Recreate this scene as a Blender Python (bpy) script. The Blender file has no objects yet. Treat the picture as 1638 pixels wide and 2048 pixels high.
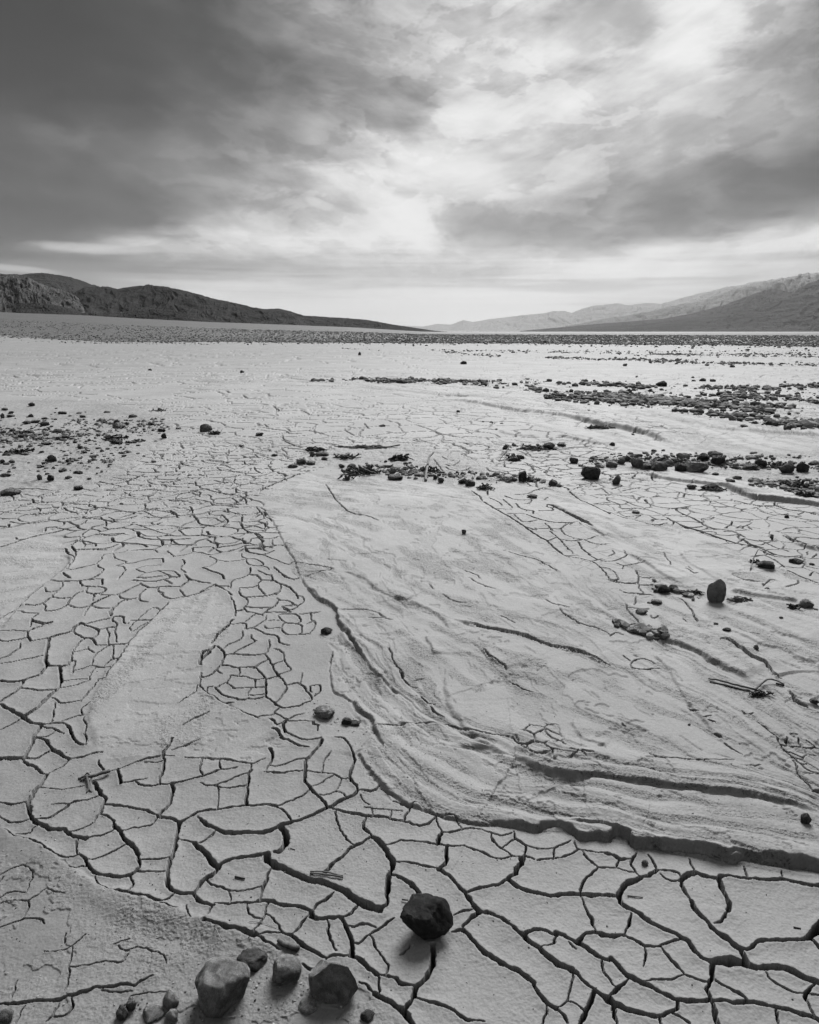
import bpy, bmesh, math, random, time
import numpy as np
from mathutils import Vector, Matrix, Euler
T0 = time.time()
def lap(s): print('LAP', s, round(time.time() - T0, 1))
C = bpy.context.scene.collection
rnd = random.Random(7)
RNG = np.random.default_rng(11)
# ------------------------------------------------------------------ camera geometry
W, H, F = 1638.0, 2048.0, 1365.0
HC = 1.25                                  # camera height above the mud
HORIZ = 663.0
TH = math.atan((1024 - HORIZ) / F)
cT, sT = math.cos(TH), math.sin(TH)
def ray(px, py):
    x = (px - 819.0) / F; y = (1024.0 - py) / F
    return x, cT + y * sT, -sT + y * cT
def g(px, py):                             # place on the ground seen at a spot of the photo
    x, y, z = ray(px, py)
    if z > -0.004: z = -0.004
    t = -HC / z
    return x * t, y * t
def azel(px, py):
    x, y, z = ray(px, py)
    return math.atan2(x, y), math.atan2(z, math.hypot(x, y))
def depth_of(Y): return Y * cT + HC * sT

def s2l(v):
    v = v / 255.0
    return v / 12.92 if v <= 0.04045 else ((v + 0.055) / 1.055) ** 2.4

# ------------------------------------------------------------------ noise
def _h(ix, iy, seed):
    h = (ix.astype(np.uint32) * np.uint32(374761393)) ^ (iy.astype(np.uint32) * np.uint32(668265263)) ^ np.uint32((seed * 2246822519) & 0xffffffff)
    h = (h ^ (h >> np.uint32(13))) * np.uint32(1274126177)
    h = (h ^ (h >> np.uint32(15))) * np.uint32(2246822519)
    return h ^ (h >> np.uint32(16))
def hash01(ix, iy, seed): return (_h(ix, iy, seed) & np.uint32(0xffffff)).astype(np.float32) / np.float32(0xffffff)
def perlin(x, y, seed=0):
    x = np.asarray(x, np.float32); y = np.asarray(y, np.float32)
    fx0 = np.floor(x); fy0 = np.floor(y)
    ix = fx0.astype(np.int64).astype(np.int32); iy = fy0.astype(np.int64).astype(np.int32)
    fx = x - fx0; fy = y - fy0
    u = fx * fx * fx * (fx * (fx * 6 - 15) + 10); v = fy * fy * fy * (fy * (fy * 6 - 15) + 10)
    def gr(a, b, dx, dy):
        t = hash01(a, b, seed) * np.float32(2 * math.pi)
        return np.cos(t) * dx + np.sin(t) * dy
    a = gr(ix, iy, fx, fy); b = gr(ix + 1, iy, fx - 1, fy)
    c = gr(ix, iy + 1, fx, fy - 1); d = gr(ix + 1, iy + 1, fx - 1, fy - 1)
    return ((a + (b - a) * u) * (1 - v) + (c + (d - c) * u) * v) * np.float32(1.4)
def fbm(x, y, seed=0, octv=4, gain=.5, lac=2.03):
    s = 0; a = 1.0; n = 0
    for k in range(octv):
        s = s + a * perlin(x, y, seed + k * 17); n += a
        a *= gain; x = x * lac + 3.1; y = y * lac + 1.7
    return s / n
def ridged(x, y, seed=0, octv=4, gain=.5, lac=2.03):
    s = 0; a = 1.0; n = 0
    for k in range(octv):
        s = s + a * (1 - np.abs(perlin(x, y, seed + k * 17)) * 2); n += a
        a *= gain; x = x * lac + 3.1; y = y * lac + 1.7
    return s / n
def sstep(a, b, x):
    t = np.clip((x - a) / (b - a), 0, 1); return t * t * (3 - 2 * t)
def voronoi(x, y, seed, jit=.9):
    ix = np.floor(x).astype(np.int32); iy = np.floor(y).astype(np.int32)
    f1 = np.full(x.shape, 9., np.float32); f2 = f1.copy()
    ax = np.zeros_like(f1); ay = ax.copy(); bx = ax.copy(); by = ax.copy(); cid = ax.copy()
    for dx in (-1, 0, 1):
        for dy in (-1, 0, 1):
            cx = ix + dx; cy = iy + dy
            px = cx + .5 + (hash01(cx, cy, seed) - .5) * jit; py = cy + .5 + (hash01(cx, cy, seed + 1) - .5) * jit
            d = (px - x) ** 2 + (py - y) ** 2
            n1 = d < f1
            n2 = (~n1) & (d < f2)
            f2 = np.where(n1, f1, np.where(n2, d, f2)); bx = np.where(n1, ax, np.where(n2, px, bx)); by = np.where(n1, ay, np.where(n2, py, by))
            f1 = np.where(n1, d, f1); ax = np.where(n1, px, ax); ay = np.where(n1, py, ay)
            cid = np.where(n1, hash01(cx, cy, seed + 2), cid)
    L = np.sqrt((bx - ax) ** 2 + (by - ay) ** 2) + 1e-4
    return (f2 - f1) / (2 * L), cid, x - ax, y - ay, (bx - ax) / L, (by - ay) / L

# ------------------------------------------------------------------ custom properties
def tag(o, label=None, cat=None, group=None, kind=None):
    if label: o['label'] = label
    if cat: o['category'] = cat
    if group: o['group'] = group
    if kind: o['kind'] = kind
    return o
def mesh_np(name, V, Fq, mat, smooth=True):
    me = bpy.data.meshes.new(name)
    k = Fq.shape[1]
    me.vertices.add(len(V)); me.vertices.foreach_set('co', V.astype(np.float32).ravel())
    me.loops.add(Fq.size); me.loops.foreach_set('vertex_index', Fq.astype(np.int32).ravel())
    me.polygons.add(len(Fq)); me.polygons.foreach_set('loop_start', np.arange(0, Fq.size, k, dtype=np.int32))
    me.polygons.foreach_set('loop_total', np.full(len(Fq), k, np.int32))
    me.polygons.foreach_set('use_smooth', np.full(len(Fq), smooth, bool))
    me.update(calc_edges=True)
    me.materials.append(mat)
    return me
def link(name, me, parent=None):
    o = bpy.data.objects.new(name, me); C.objects.link(o)
    if parent: o.parent = parent
    return o
def grid_faces(nr, nc):
    i = np.arange(nr - 1)[:, None] * nc + np.arange(nc - 1)[None, :]
    return np.stack([i, i + 1, i + 1 + nc, i + nc], -1).reshape(-1, 4)

# ------------------------------------------------------------------ material helpers
class NT:
    def __init__(s, name, world=None):
        if world: s.t = world.node_tree
        else:
            s.m = bpy.data.materials.new(name); s.m.use_nodes = True; s.t = s.m.node_tree
        s.t.nodes.clear()
    def n(s, typ, **k):
        nd = s.t.nodes.new(typ)
        for a, b in k.items(): setattr(nd, a, b)
        return nd
    def l(s, a, b): s.t.links.new(a, b)
    def inp(s, sock, v):
        if isinstance(v, (int, float, tuple)): sock.default_value = v
        else: s.l(v, sock)
    def math(s, op, a, b=None, c=None, clamp=False):
        nd = s.n('ShaderNodeMath', operation=op, use_clamp=clamp)
        for i, v in enumerate((a, b, c)):
            if v is not None: s.inp(nd.inputs[i], v)
        return nd.outputs[0]
    def mr(s, v, a, b, c=0., d=1., interp='SMOOTHSTEP'):
        nd = s.n('ShaderNodeMapRange', interpolation_type=interp)
        s.inp(nd.inputs[0], v)
        for i, q in enumerate((a, b, c, d)): s.inp(nd.inputs[i + 1], q)
        return nd.outputs[0]
    def noise(s, vec, scale, detail=3, rough=.5, dist=0., lac=2.):
        nd = s.n('ShaderNodeTexNoise'); s.l(vec, nd.inputs['Vector'])
        nd.inputs['Scale'].default_value = scale; nd.inputs['Detail'].default_value = detail
        nd.inputs['Roughness'].default_value = rough; nd.inputs['Distortion'].default_value = dist
        nd.inputs['Lacunarity'].default_value = lac
        return nd.outputs['Fac']
    def mapping(s, vec, loc=(0, 0, 0), rot=(0, 0, 0), sc=(1, 1, 1)):
        nd = s.n('ShaderNodeMapping'); s.l(vec, nd.inputs[0])
        nd.inputs['Location'].default_value = loc; nd.inputs['Rotation'].default_value = rot; nd.inputs['Scale'].default_value = sc
        return nd.outputs[0]
    def grey(s, v):
        nd = s.n('ShaderNodeCombineColor')
        for i in range(3): s.inp(nd.inputs[i], v)
        return nd.outputs[0]
    def attr(s, name):
        return s.n('ShaderNodeAttribute', attribute_name=name).outputs['Fac']
    def coord(s): return s.n('ShaderNodeTexCoord').outputs['Object']
    def bump(s, h, dist, strength=1., prev=None):
        nd = s.n('ShaderNodeBump'); s.l(h, nd.inputs['Height'])
        nd.inputs['Distance'].default_value = dist; s.inp(nd.inputs['Strength'], strength)
        if prev is not None: s.l(prev, nd.inputs['Normal'])
        return nd.outputs[0]
    def surf(s, val, rough=.85, normal=None, spec=.3):
        b = s.n('ShaderNodeBsdfPrincipled'); o = s.n('ShaderNodeOutputMaterial')
        s.inp(b.inputs['Base Color'], s.grey(val)); s.inp(b.inputs['Roughness'], rough)
        s.inp(b.inputs['Specular IOR Level'], spec)
        if normal is not None: s.l(normal, b.inputs['Normal'])
        s.l(b.outputs[0], o.inputs[0]); return s.m

def mud_material():
    N = NT('dry_mud'); p = N.coord()
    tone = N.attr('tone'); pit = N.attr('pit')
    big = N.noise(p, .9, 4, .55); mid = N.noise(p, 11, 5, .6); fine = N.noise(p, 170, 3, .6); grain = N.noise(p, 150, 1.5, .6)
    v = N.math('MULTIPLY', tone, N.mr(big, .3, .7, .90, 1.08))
    v = N.math('MULTIPLY', v, N.mr(mid, .3, .72, .90, 1.08))
    v = N.math('MULTIPLY', v, N.mr(fine, .3, .7, .90, 1.08))
    # sandy, pitted ground: dark grains lying between the pale ones
    gr = N.mr(grain, .40, .46, 1., 0.)
    gm = N.noise(p, 60, 3, .6)
    gr = N.math('MULTIPLY', gr, N.mr(gm, .35, .6))
    gr = N.math('MULTIPLY', gr, pit)
    v = N.math('MULTIPLY', v, N.math('SUBTRACT', 1., N.math('MULTIPLY', gr, .6)))
    b = N.bump(mid, .006, .35)
    b = N.bump(fine, .0014, .55, b)
    b = N.bump(N.math('MULTIPLY', N.math('MULTIPLY', grain, N.mr(gm, .35, .6)), N.math('ADD', pit, .08)), .0035, .9, b)
    return N.surf(v, N.mr(mid, .2, .8, .62, .8), b, .4)
def rock_material(name, base, var=.5, scale=1., rough=.85, spec=.3):
    N = NT(name); p = N.coord()
    oi = N.n('ShaderNodeObjectInfo').outputs['Random']
    a = N.noise(p, 2.2 * scale, 6, .68); c = N.noise(p, 26 * scale, 4, .65); d = N.noise(p, 7 * scale, 4, .6, .6)
    v = N.math('MULTIPLY', base, N.mr(a, .3, .72, 1 - var, 1 + var))
    v = N.math('MULTIPLY', v, N.mr(c, .3, .7, .72, 1.3))
    v = N.math('MULTIPLY', v, N.mr(oi, 0., 1., .65, 1.5, 'LINEAR'))
    dust = N.mr(d, .56, .72)                      # pale dust caught on the stone
    v = N.math('ADD', v, N.math('MULTIPLY', dust, .05))
    e = N.noise(p, 75 * scale, 3, .7)
    v = N.math('MULTIPLY', v, N.mr(e, .3, .7, .7, 1.3))
    b = N.bump(a, .3, .6); b = N.bump(c, .08, .9, b); b = N.bump(e, .025, .9, b)
    return N.surf(v, rough, b, spec)
def wood_material(name, base):
    N = NT(name); p = N.coord()
    a = N.noise(N.mapping(p, sc=(90, 90, 90)), 1., 4, .6)
    return N.surf(N.math('MULTIPLY', base, N.mr(a, .3, .7, .7, 1.25)), .8, N.bump(a, .001, .8), .2)
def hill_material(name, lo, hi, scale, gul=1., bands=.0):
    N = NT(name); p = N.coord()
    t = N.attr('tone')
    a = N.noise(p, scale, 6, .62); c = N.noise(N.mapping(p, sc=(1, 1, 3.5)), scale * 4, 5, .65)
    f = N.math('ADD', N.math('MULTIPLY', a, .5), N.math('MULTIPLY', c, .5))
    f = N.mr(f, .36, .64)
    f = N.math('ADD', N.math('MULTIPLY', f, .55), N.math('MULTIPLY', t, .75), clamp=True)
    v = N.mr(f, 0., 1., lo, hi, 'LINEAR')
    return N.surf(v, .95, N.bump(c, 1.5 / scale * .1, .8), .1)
# ------------------------------------------------------------------ traced lines of the mud (tile origin x, y, scale; then: width in mm, points)
TR = {}
TR[(0, 1500, 3.738)] = '''4 0,80 180,68 205,70|5 215,0 190,50 180,68|3 190,68 250,75 300,50 385,5|6 180,68 190,100 290,150 315,185 350,190|5 380,0 420,30 470,60 525,75|4 525,75 470,120 400,155 350,190|2 525,75 640,50 700,25|10 350,190 320,250 270,295 255,330 225,370 195,400|6 0,405 80,415 175,400 195,400|3 275,285 440,290 560,285 640,270|10 205,405 225,440 225,490 245,530 290,565 380,590 480,605|9 480,605 500,625 570,660 650,670|4 650,670 700,655 850,605|3 520,620 600,590 700,545|3 700,545 720,500 745,475|8 745,475 760,430 785,380 750,340 745,310 720,290 700,250|4 740,350 650,378 570,388 530,405 510,430 430,475 370,510 300,520 250,530|2 530,405 450,400 380,410|5 785,415 880,420 990,435 1080,460 1190,492|5 745,480 800,490 840,530 850,580|9 850,570 890,620 960,700 1030,790|6 1035,790 1040,860 1015,890|4 910,615 1000,580 1120,560 1190,505|9 1190,492 1260,510 1330,545|9 1330,545 1330,620 1310,720 1290,800 1260,900 1245,1000 1260,1030 1320,1065 1400,1080 1455,1075|7 1200,490 1250,430 1280,370 1285,255|6 1200,268 1210,180 1225,100 1215,50 1240,0|5 1285,255 1190,268 1100,270 1040,262 1010,240|7 1285,258 1400,235 1490,210 1570,185|7 885,150 895,200 905,255|3 905,255 1000,238 1100,215|6 740,80 750,130 775,175|5 775,175 870,155 940,130 1000,95|5 1000,95 1100,70 1215,45|2 1085,95 1150,98 1215,92|3 1225,40 1300,50|4 1380,60 1480,65 1570,65|4 1505,70 1500,150 1520,190|9 1330,550 1400,515 1480,475 1570,460|5 1475,500 1520,540 1570,580|4 1335,675 1400,680 1455,705|11 1455,705 1490,750 1540,780 1570,830|2 1500,705 1550,670|3 960,710 880,750 780,795 700,825 660,825|5 1045,825 1120,825 1200,820 1280,800|4 980,915 1050,908 1150,912 1245,912|8 645,870 700,900 740,930 810,940 900,948 960,935 1000,915 1030,880|6 590,790 635,820 650,870|4 585,665 565,710 580,780|5 410,790 460,805 520,800 590,790|6 215,675 300,720 350,760 430,800|3 520,870 580,880 645,882|4 965,930 995,1000 965,1060|2 715,950 720,1000 790,1030 880,1065|11 880,1065 960,1068 1050,1095 1190,1138|5 1190,1138 1250,1120 1310,1070|5 1210,1160 1260,1160 1330,1200|7 1455,1080 1480,1130 1570,1170|7 1460,1070 1500,1010 1570,950|2 1385,1170 1390,1210 1410,1255|3 0,495 40,530 130,542 220,525|3 0,580 90,640 215,680|2 120,630 230,630 240,600 280,575|2 0,1000 40,960|1.5 0,945 90,900 180,885 230,910 245,950 220,1040 200,1070|1.5 0,1150 100,1135 200,1135 270,1100 340,1045|3 210,1140 185,1260|3 0,1330 170,1275 280,1275 330,1305|2 640,1385 580,1445 520,1490 400,1500 340,1500|2 495,1380 480,1450|2.5 540,1490 525,1640 480,1810|3.5 0,1890 200,1885 400,1880 520,1835 650,1815 730,1780 850,1770 940,1745 1000,1755 1050,1720 1130,1695|2 760,1795 850,1805 990,1800|2 1250,1795 1100,1830 980,1850|3 440,1890 400,1990 350,2040|3 400,1995 520,1970 540,1850|2 190,1910 140,1990 120,2040|1.5 885,1480 940,1510 1010,1480 1100,1500 1220,1530 1250,1600|1.5 520,1630 620,1625 700,1600 800,1585 900,1590 950,1530|1.5 850,1465 900,1450 970,1415|2 130,1720 90,1850|1.5 340,1045 420,1085 480,1090|1.5 0,1110 60,1070 200,1070'''
TR[(400, 1500, 3.738)] = '''5 0,70 200,72 300,95 385,108|3 385,108 430,95 480,65|4 385,108 370,150|4 5,70 8,180|4 140,85 150,155|6 0,210 80,180 150,155|2 150,155 280,130|7 380,155 365,200 355,300 350,420|5 520,0 538,50 520,120 495,170|2 530,128 650,105 720,80 790,75|6 480,172 600,178 700,170 780,158|7 870,0 830,40 790,100 780,160 785,220 830,300 900,380 960,435|4 790,155 850,165 910,182 1000,185 1070,215 1125,215|2.5 985,10 940,70 910,180|6 1130,0 1160,80 1130,150 1120,215 1180,280 1185,312|8 1185,315 1100,370 1000,420 900,470 780,520 690,550|9 690,550 600,580 500,620 400,632 200,620 130,600|7 130,600 60,570 0,525|4 130,600 80,650 0,705|4 1185,315 1220,308 1290,315 1350,265|2 1350,295 1440,345|2 1000,195 920,250 830,280|2 1060,215 1030,270 1015,320|2 890,340 960,335 1015,320 1070,335 1095,360|4 825,305 740,360 650,400 575,430|7 0,470 100,460 220,440 350,425 480,420 570,430|6 570,430 640,480 690,545|12 610,585 645,640 640,700 600,760 570,768|8 500,780 400,800 250,825 170,850 140,890|13 0,740 60,800 100,860 140,890|7 140,890 100,940 50,980 0,1030|16 500,790 500,830 560,870 700,930 850,985 900,990 1050,1060 1180,1130 1300,1190 1350,1205|7 1350,1210 1400,1150 1385,1090|6 545,875 510,930 480,1040 455,1140|5 60,985 130,1035 220,1060|2.5 220,1060 300,1055 380,1035 470,1030|2.5 220,1065 235,1110 225,1145|5 110,1160 250,1155 450,1140|8 450,1135 540,1135 640,1165 780,1195 830,1215|8 830,1215 835,1255 950,1265 1070,1265|6 1070,1265 1120,1230 1180,1160|5 1000,1080 940,1130 880,1160 835,1205|7 0,1135 60,1165 100,1180|4 100,1180 65,1240|13 30,1275 140,1320 280,1350 420,1385|5 420,1385 520,1370 600,1368 670,1400|2.5 355,1160 370,1220 400,1250 460,1260|3.5 515,1150 490,1230 430,1310 395,1360|3 500,1230 550,1270 620,1370|3.5 805,1255 740,1330 685,1395|9 1065,1270 1110,1350 1130,1450 1130,1550|3 950,1275 960,1390 990,1470 1020,1510|2.5 1105,1320 1180,1310 1240,1305 1305,1340|5 1440,1265 1370,1320 1270,1385|3 1270,1385 1200,1430 1140,1445|3.5 1265,1385 1310,1450 1370,1550 1400,1640 1395,1700|6 620,1370 680,1400 760,1450 850,1510 950,1565|6 950,1570 1020,1550 1120,1545|5 430,1390 520,1440 600,1500|4 760,1605 830,1635 880,1640 950,1580|8 1130,1555 1180,1580 1260,1640 1330,1690|6 1330,1690 1440,1710 1520,1750 1570,1765|4 1335,1695 1340,1800 1335,1830|4 1185,1750 1240,1775 1300,1830|9 1300,1830 1400,1890 1500,1960 1570,2030|5 1520,1960 1570,1890|6 980,435 1060,465 1160,490 1280,505 1400,515 1440,530 1540,545 1570,545|6 1240,510 1230,580 1280,655|7 1275,655 1200,700 1150,730 1050,820 940,920|11 1280,655 1350,695 1400,770 1440,880 1420,960 1390,1080|4 1015,465 1030,530 1060,620 1110,690 1160,720|3.5 1390,725 1460,705 1570,690|2.5 1440,850 1570,847|4.5 1430,955 1500,970 1570,1010|2.5 1195,340 1220,375 1280,420|2 1230,430 1300,445 1370,445 1450,460 1500,465|2 1285,450 1290,500|2.5 1425,460 1425,510|4 1540,480 1530,540|2.5 1440,385 1500,410 1570,450|3 115,265 200,235 290,195 355,185|3.5 0,250 50,268 110,270 220,285 350,268|3 130,280 145,370 115,465'''
TR[(800, 1500, 3.738)] = '''3.5 0,400 75,440|3.5 120,410 70,450 40,500 35,545|5 0,535 35,540|5 35,545 140,572 200,560 280,515|2.5 280,500 400,505 450,560 460,600|3.5 280,500 290,570 310,630|8 305,630 280,710|5 0,700 60,690 170,695 280,712 370,728 480,725|3.5 480,725 600,770 750,815 830,800|8 350,730 345,800 320,870 285,905|4 310,632 400,615 460,598 560,588 610,595|2.5 610,595 690,625 770,645 830,620|5 0,848 80,850 170,865 230,885 285,905|10 285,910 400,980 460,1050 500,1100|7 0,975 60,1000 120,1050 160,1125|13 500,1100 540,1160 600,1215|7 510,1065 600,1050 700,1020 800,975|8 860,940 800,975|11 860,940 870,890 920,840|12 915,815 920,855|5 920,815 935,760 930,715 860,665 845,610|2.5 860,668 800,710 770,740|4 680,625 690,680 770,745 840,800|2.5 850,800 920,805 1000,815|4 1020,820 1140,815 1200,810|3 930,712 1040,745 1170,750|3.5 1140,815 1165,760 1190,720 1270,680|6 1200,810 1270,785 1340,750|4 1310,690 1330,750|4 1340,755 1450,765 1570,785|4 1370,760 1410,820 1480,885|3 1480,885 1570,878|5 1480,885 1400,970 1355,1030 1350,1095|8 810,980 870,1030 950,1065 1110,1095 1200,1085 1300,1088 1400,1095 1570,1100|4 1350,1095 1390,1190 1440,1265 1440,1310 1475,1375|5 400,1245 460,1225 545,1205|7 600,1220 530,1270 470,1330|6 460,1350 390,1365|4 600,1220 650,1210|11 650,1215 750,1270 850,1330 920,1390|10 920,1390 960,1440 1050,1500 1150,1580 1280,1660|8 1280,1660 1400,1760 1460,1805 1570,1870|7 925,1385 970,1360 1060,1355 1160,1390|8 1170,1375 1240,1395 1320,1440|9 1330,1440 1400,1490 1480,1560 1570,1590|7 1320,1435 1380,1390 1475,1375 1570,1395|3 1160,1400 1130,1450 1055,1485|2 1250,1430 1330,1490|9 470,1360 560,1450 650,1530 770,1610 900,1670 1000,1745|7 1000,1745 1030,1810 1080,1880 1160,1940|5 1160,1940 1210,1990 1250,2060|4 1290,1690 1270,1780 1240,1885 1160,1935|3 1105,1920 1095,1960 1065,2060|4.5 1245,1880 1300,1895 1380,1960|7 1450,1820 1410,1900 1385,1970 1350,2070|3.5 1520,1595 1510,1660 1570,1720|9 250,1460 245,1560 235,1640 170,1740 120,1790 95,1860|5 0,1755 70,1765 130,1775|5 95,1860 70,1920 30,1960|9 0,1950 60,2000 100,2060|6 105,1865 200,1900 350,1935 450,1985 520,2020 620,2040|2 75,1460 40,1520 0,1545'''
TR[(1200, 1500, 3.7374)] = '''5 0,770 100,800 160,825 235,828|3.5 140,825 120,880|3 0,885 40,878 100,885 180,910 240,920|4.5 265,770 245,850 245,900 290,950|5 360,790 430,905|8 430,910 370,945 310,965|5 440,905 520,905 590,930 610,970|4 455,940 520,975 600,985|10 600,985 660,950 720,930 800,960|8 720,930 800,965 890,975|9 890,985 920,950 1000,950 1100,965 1200,965 1350,980 1500,1005 1700,1030|4 665,815 705,920|4 1075,880 1095,945|3 1355,910 1365,965|11 310,965 230,1000 170,1030 140,1090 150,1140 200,1185|6 0,1100 70,1100 135,1103|9 200,1185 280,1225 380,1290 480,1345 600,1400|6 600,990 620,1050 680,1140|9 680,1140 730,1230 830,1330|12 830,1335 920,1400 1000,1470 1040,1500|12 890,985 920,1060 955,1140 955,1220|5 955,1220 930,1260 850,1305|5 230,1230 200,1310 185,1390|8 0,1385 80,1395 185,1395|5.5 185,1395 260,1430 350,1470 440,1468|5 440,1468 520,1455 610,1425|3 345,1475 340,1550 315,1615|4 460,1475 510,1550 570,1610 620,1680|4 620,1690 500,1715 350,1745|4 620,1690 700,1715 800,1730|10 600,1400 660,1440 690,1500 760,1555 840,1590|18 840,1590 940,1595 1050,1600 1130,1620|10 1040,1500 1080,1560 1100,1620|12 1130,1620 1250,1630 1400,1650 1500,1695 1700,1770|7 1040,1480 1100,1485 1200,1435 1340,1425 1480,1420 1540,1405|12 1540,1405 1600,1370 1650,1300|8 1560,1415 1700,1560|8 850,1605 830,1700 790,1780 810,1850 830,1900|7 830,1900 860,1960 880,2070|4.5 840,1720 950,1780 1050,1840 1100,1890|10 90,1570 160,1640 240,1710 350,1765|9 350,1765 450,1820 550,1860 700,1890 830,1895|7 830,1895 1000,1890 1150,1890 1280,1915|9 1280,1915 1400,1940 1500,1980 1600,2010 1700,2070|6 230,1720 150,1770 60,1870|8 0,1830 80,1890 200,1950 330,1990 430,1995|7 430,1995 520,1975 560,1930 570,1865|6 90,1910 100,1980 130,2060|6 450,2000 460,2060|4.5 545,1980 600,2020 660,2065|4.5 1305,1935 1350,2070|3.5 1225,1650 1260,1710 1380,1790 1530,1835|6 1600,1745 1550,1810 1535,1870 1580,1960 1600,2010|4 1555,1825 1700,1860|3 10,1600 20,1670 70,1720 125,1770|6 0,1560 60,1590 110,1580|2 350,70 450,95 700,110 1000,105|1.5 1090,150 1200,140|4 1350,0 1420,60 1480,120 1550,125|4 1440,100 1480,210 1560,270 1637,300|3 1480,120 1570,180 1637,190|6 1580,340 1600,325 1637,320|3 1450,210 1520,260 1580,330'''
TR[(0, 1100, 3.9)] = '''4 510,0 535,40 580,65|6 580,0 590,50 560,110 520,160|4 520,160 570,160 650,140 750,115|4 750,115 790,70 805,38|3 805,38 880,30 980,15 995,0|3 575,5 700,5 830,5|5 755,120 780,140 810,155|6 810,155 780,190 740,215 680,235 600,248 500,250|7 495,190 510,205 545,225|2.5 390,240 450,250 500,245|6 490,255 480,300 430,345 410,375|3 350,300 370,335 440,330|5 410,375 330,425 260,445 200,440|4 345,430 360,455 350,475 400,480 470,465 530,430|4 410,378 470,382 555,380|5 530,430 555,385 600,345 640,330|3 140,490 220,500 300,500|3 300,500 250,545 235,600|9 245,555 300,570 350,575 400,565|3 0,635 100,630 220,637|4 225,637 270,610 330,590|7 220,640 215,680 240,710|5 0,700 50,715 150,700 215,680|4 240,710 380,690|8 380,690 450,665 560,635|11 560,635 620,570|9 620,570 700,600 770,625|3 640,580 760,550 860,530|6 770,625 760,670 720,690 660,690|6 570,640 640,690|5 660,690 720,695 735,720 745,745|4 745,745 820,748 900,738 1000,735|3 770,625 830,605 900,600|2.5 830,610 855,660 840,700 850,740|3.5 880,545 910,580 895,640 910,720|5 885,560 880,540 900,520 960,525 965,565 1000,570|8 870,515 865,480 890,450|4 890,450 950,395 1010,385 1080,375|8 1080,375 1090,350 1130,310|6 1080,375 1100,400 1150,405|3 880,35 900,65 980,90 985,100|3 985,100 900,120|3 900,120 960,130 980,150 960,180 920,230|3 990,105 1060,95 1160,70 1270,68|2.5 1055,145 1150,120 1250,115|5 1265,65 1275,95|3 1060,150 1130,180|2.5 1130,180 1080,205 1075,215 1180,215 1290,200|3 1140,180 1250,160 1350,165|5 1305,10 1350,45|3 1350,50 1450,35 1490,25|5 1500,0 1510,15 1637,38|5 1425,75 1440,100 1410,150 1450,180|6 1440,195 1480,230 1540,245 1630,262|6 1240,290 1300,288 1400,290 1440,265 1480,235|4 1240,290 1240,320 1270,340|3.5 1250,345 1330,385 1440,365 1550,340 1637,310|3 1400,310 1440,365|4 1330,165 1380,180 1395,215 1340,210 1300,190 1230,160|3 1290,235 1360,210|4 1285,240 1340,265|6 1040,235 1100,245 1200,248 1290,232|3 1090,260 1160,295 1240,290|3 880,350 920,345 1000,310 1100,260|6 620,250 640,285|4 640,285 700,290 790,290 820,310 810,330 750,345 670,330 680,300|7 795,230 798,270|3.5 705,235 795,228|5 870,350 800,380 700,440|4.5 700,440 670,480 655,510|3 930,350 950,375 1010,385|3 700,440 600,455 540,435|3 730,345 720,400|2.5 860,350 780,350|3 710,440 800,455 870,450|10 385,695 365,780 355,850 375,905|3 0,890 150,865 350,825|3.5 0,855 80,820 150,770 155,730|5 375,910 465,912|8 465,920 530,905|5 530,905 565,850 575,790 620,720 660,695|8 465,915 475,1040|8 375,905 320,970 250,1000 180,1025|10 180,1025 100,1035 0,1025|8 180,1035 150,1085|6 150,1085 290,1098 430,1100|7 470,1040 460,1080 435,1105|5 150,1090 80,1140 0,1190|8 430,1105 380,1150 300,1230 190,1305|9 0,1210 80,1255 150,1290 190,1330|7 190,1330 260,1355 330,1370|4 330,1370 430,1355 490,1355 530,1380|6 530,1380 570,1450 590,1500 620,1520 670,1520|3 670,1520 670,1460 665,1400 650,1310|2.5 470,1340 500,1330 600,1300 650,1290|4 640,1280 640,1240 690,1195|4 410,1150 460,1190 520,1195 630,1185|3 630,1185 700,1110 760,1015|3 760,1015 820,1005|3 470,1080 600,1055 700,1015|3 475,1030 560,1018 680,1010|3 700,1010 710,960 760,920|3.5 560,945 640,930 710,905 720,870 770,800 850,750|3 710,910 800,920 870,920|4 880,740 885,850|3 885,855 920,850|2.5 800,920 850,870 885,855|3 560,970 570,940 585,880 550,870|2.5 575,800 700,770|2 680,760 740,805|3 270,1465 380,1450 440,1410|4 325,1380 440,1410 500,1440|7 325,1380 270,1460 240,1540 185,1620|6 280,1465 360,1490 400,1550 500,1620 540,1637|3 0,1410 60,1380 170,1330|3 420,1200 430,1240 410,1340|3 540,1637 700,1600 800,1575|7 0,1630 190,1625|4 200,1625 280,1630 400,1560|8 1560,900 1580,850 1637,800|3 1560,960 1565,1050|3.5 1320,410 1180,550 1050,670 1000,740 930,850 870,920 820,1005|2.5 1020,545 1180,550|2.5 1030,640 1100,590 1180,550|2.5 1020,630 1030,580 1180,460 1250,465|6 1275,1610 1300,1540 1340,1480|2 1340,1560 1440,1530 1560,1480|2 1420,1370 1500,1330 1637,1270|2.5 1390,1200 1500,1130 1550,1050|2 0,530 120,470 200,400 330,290'''
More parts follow.
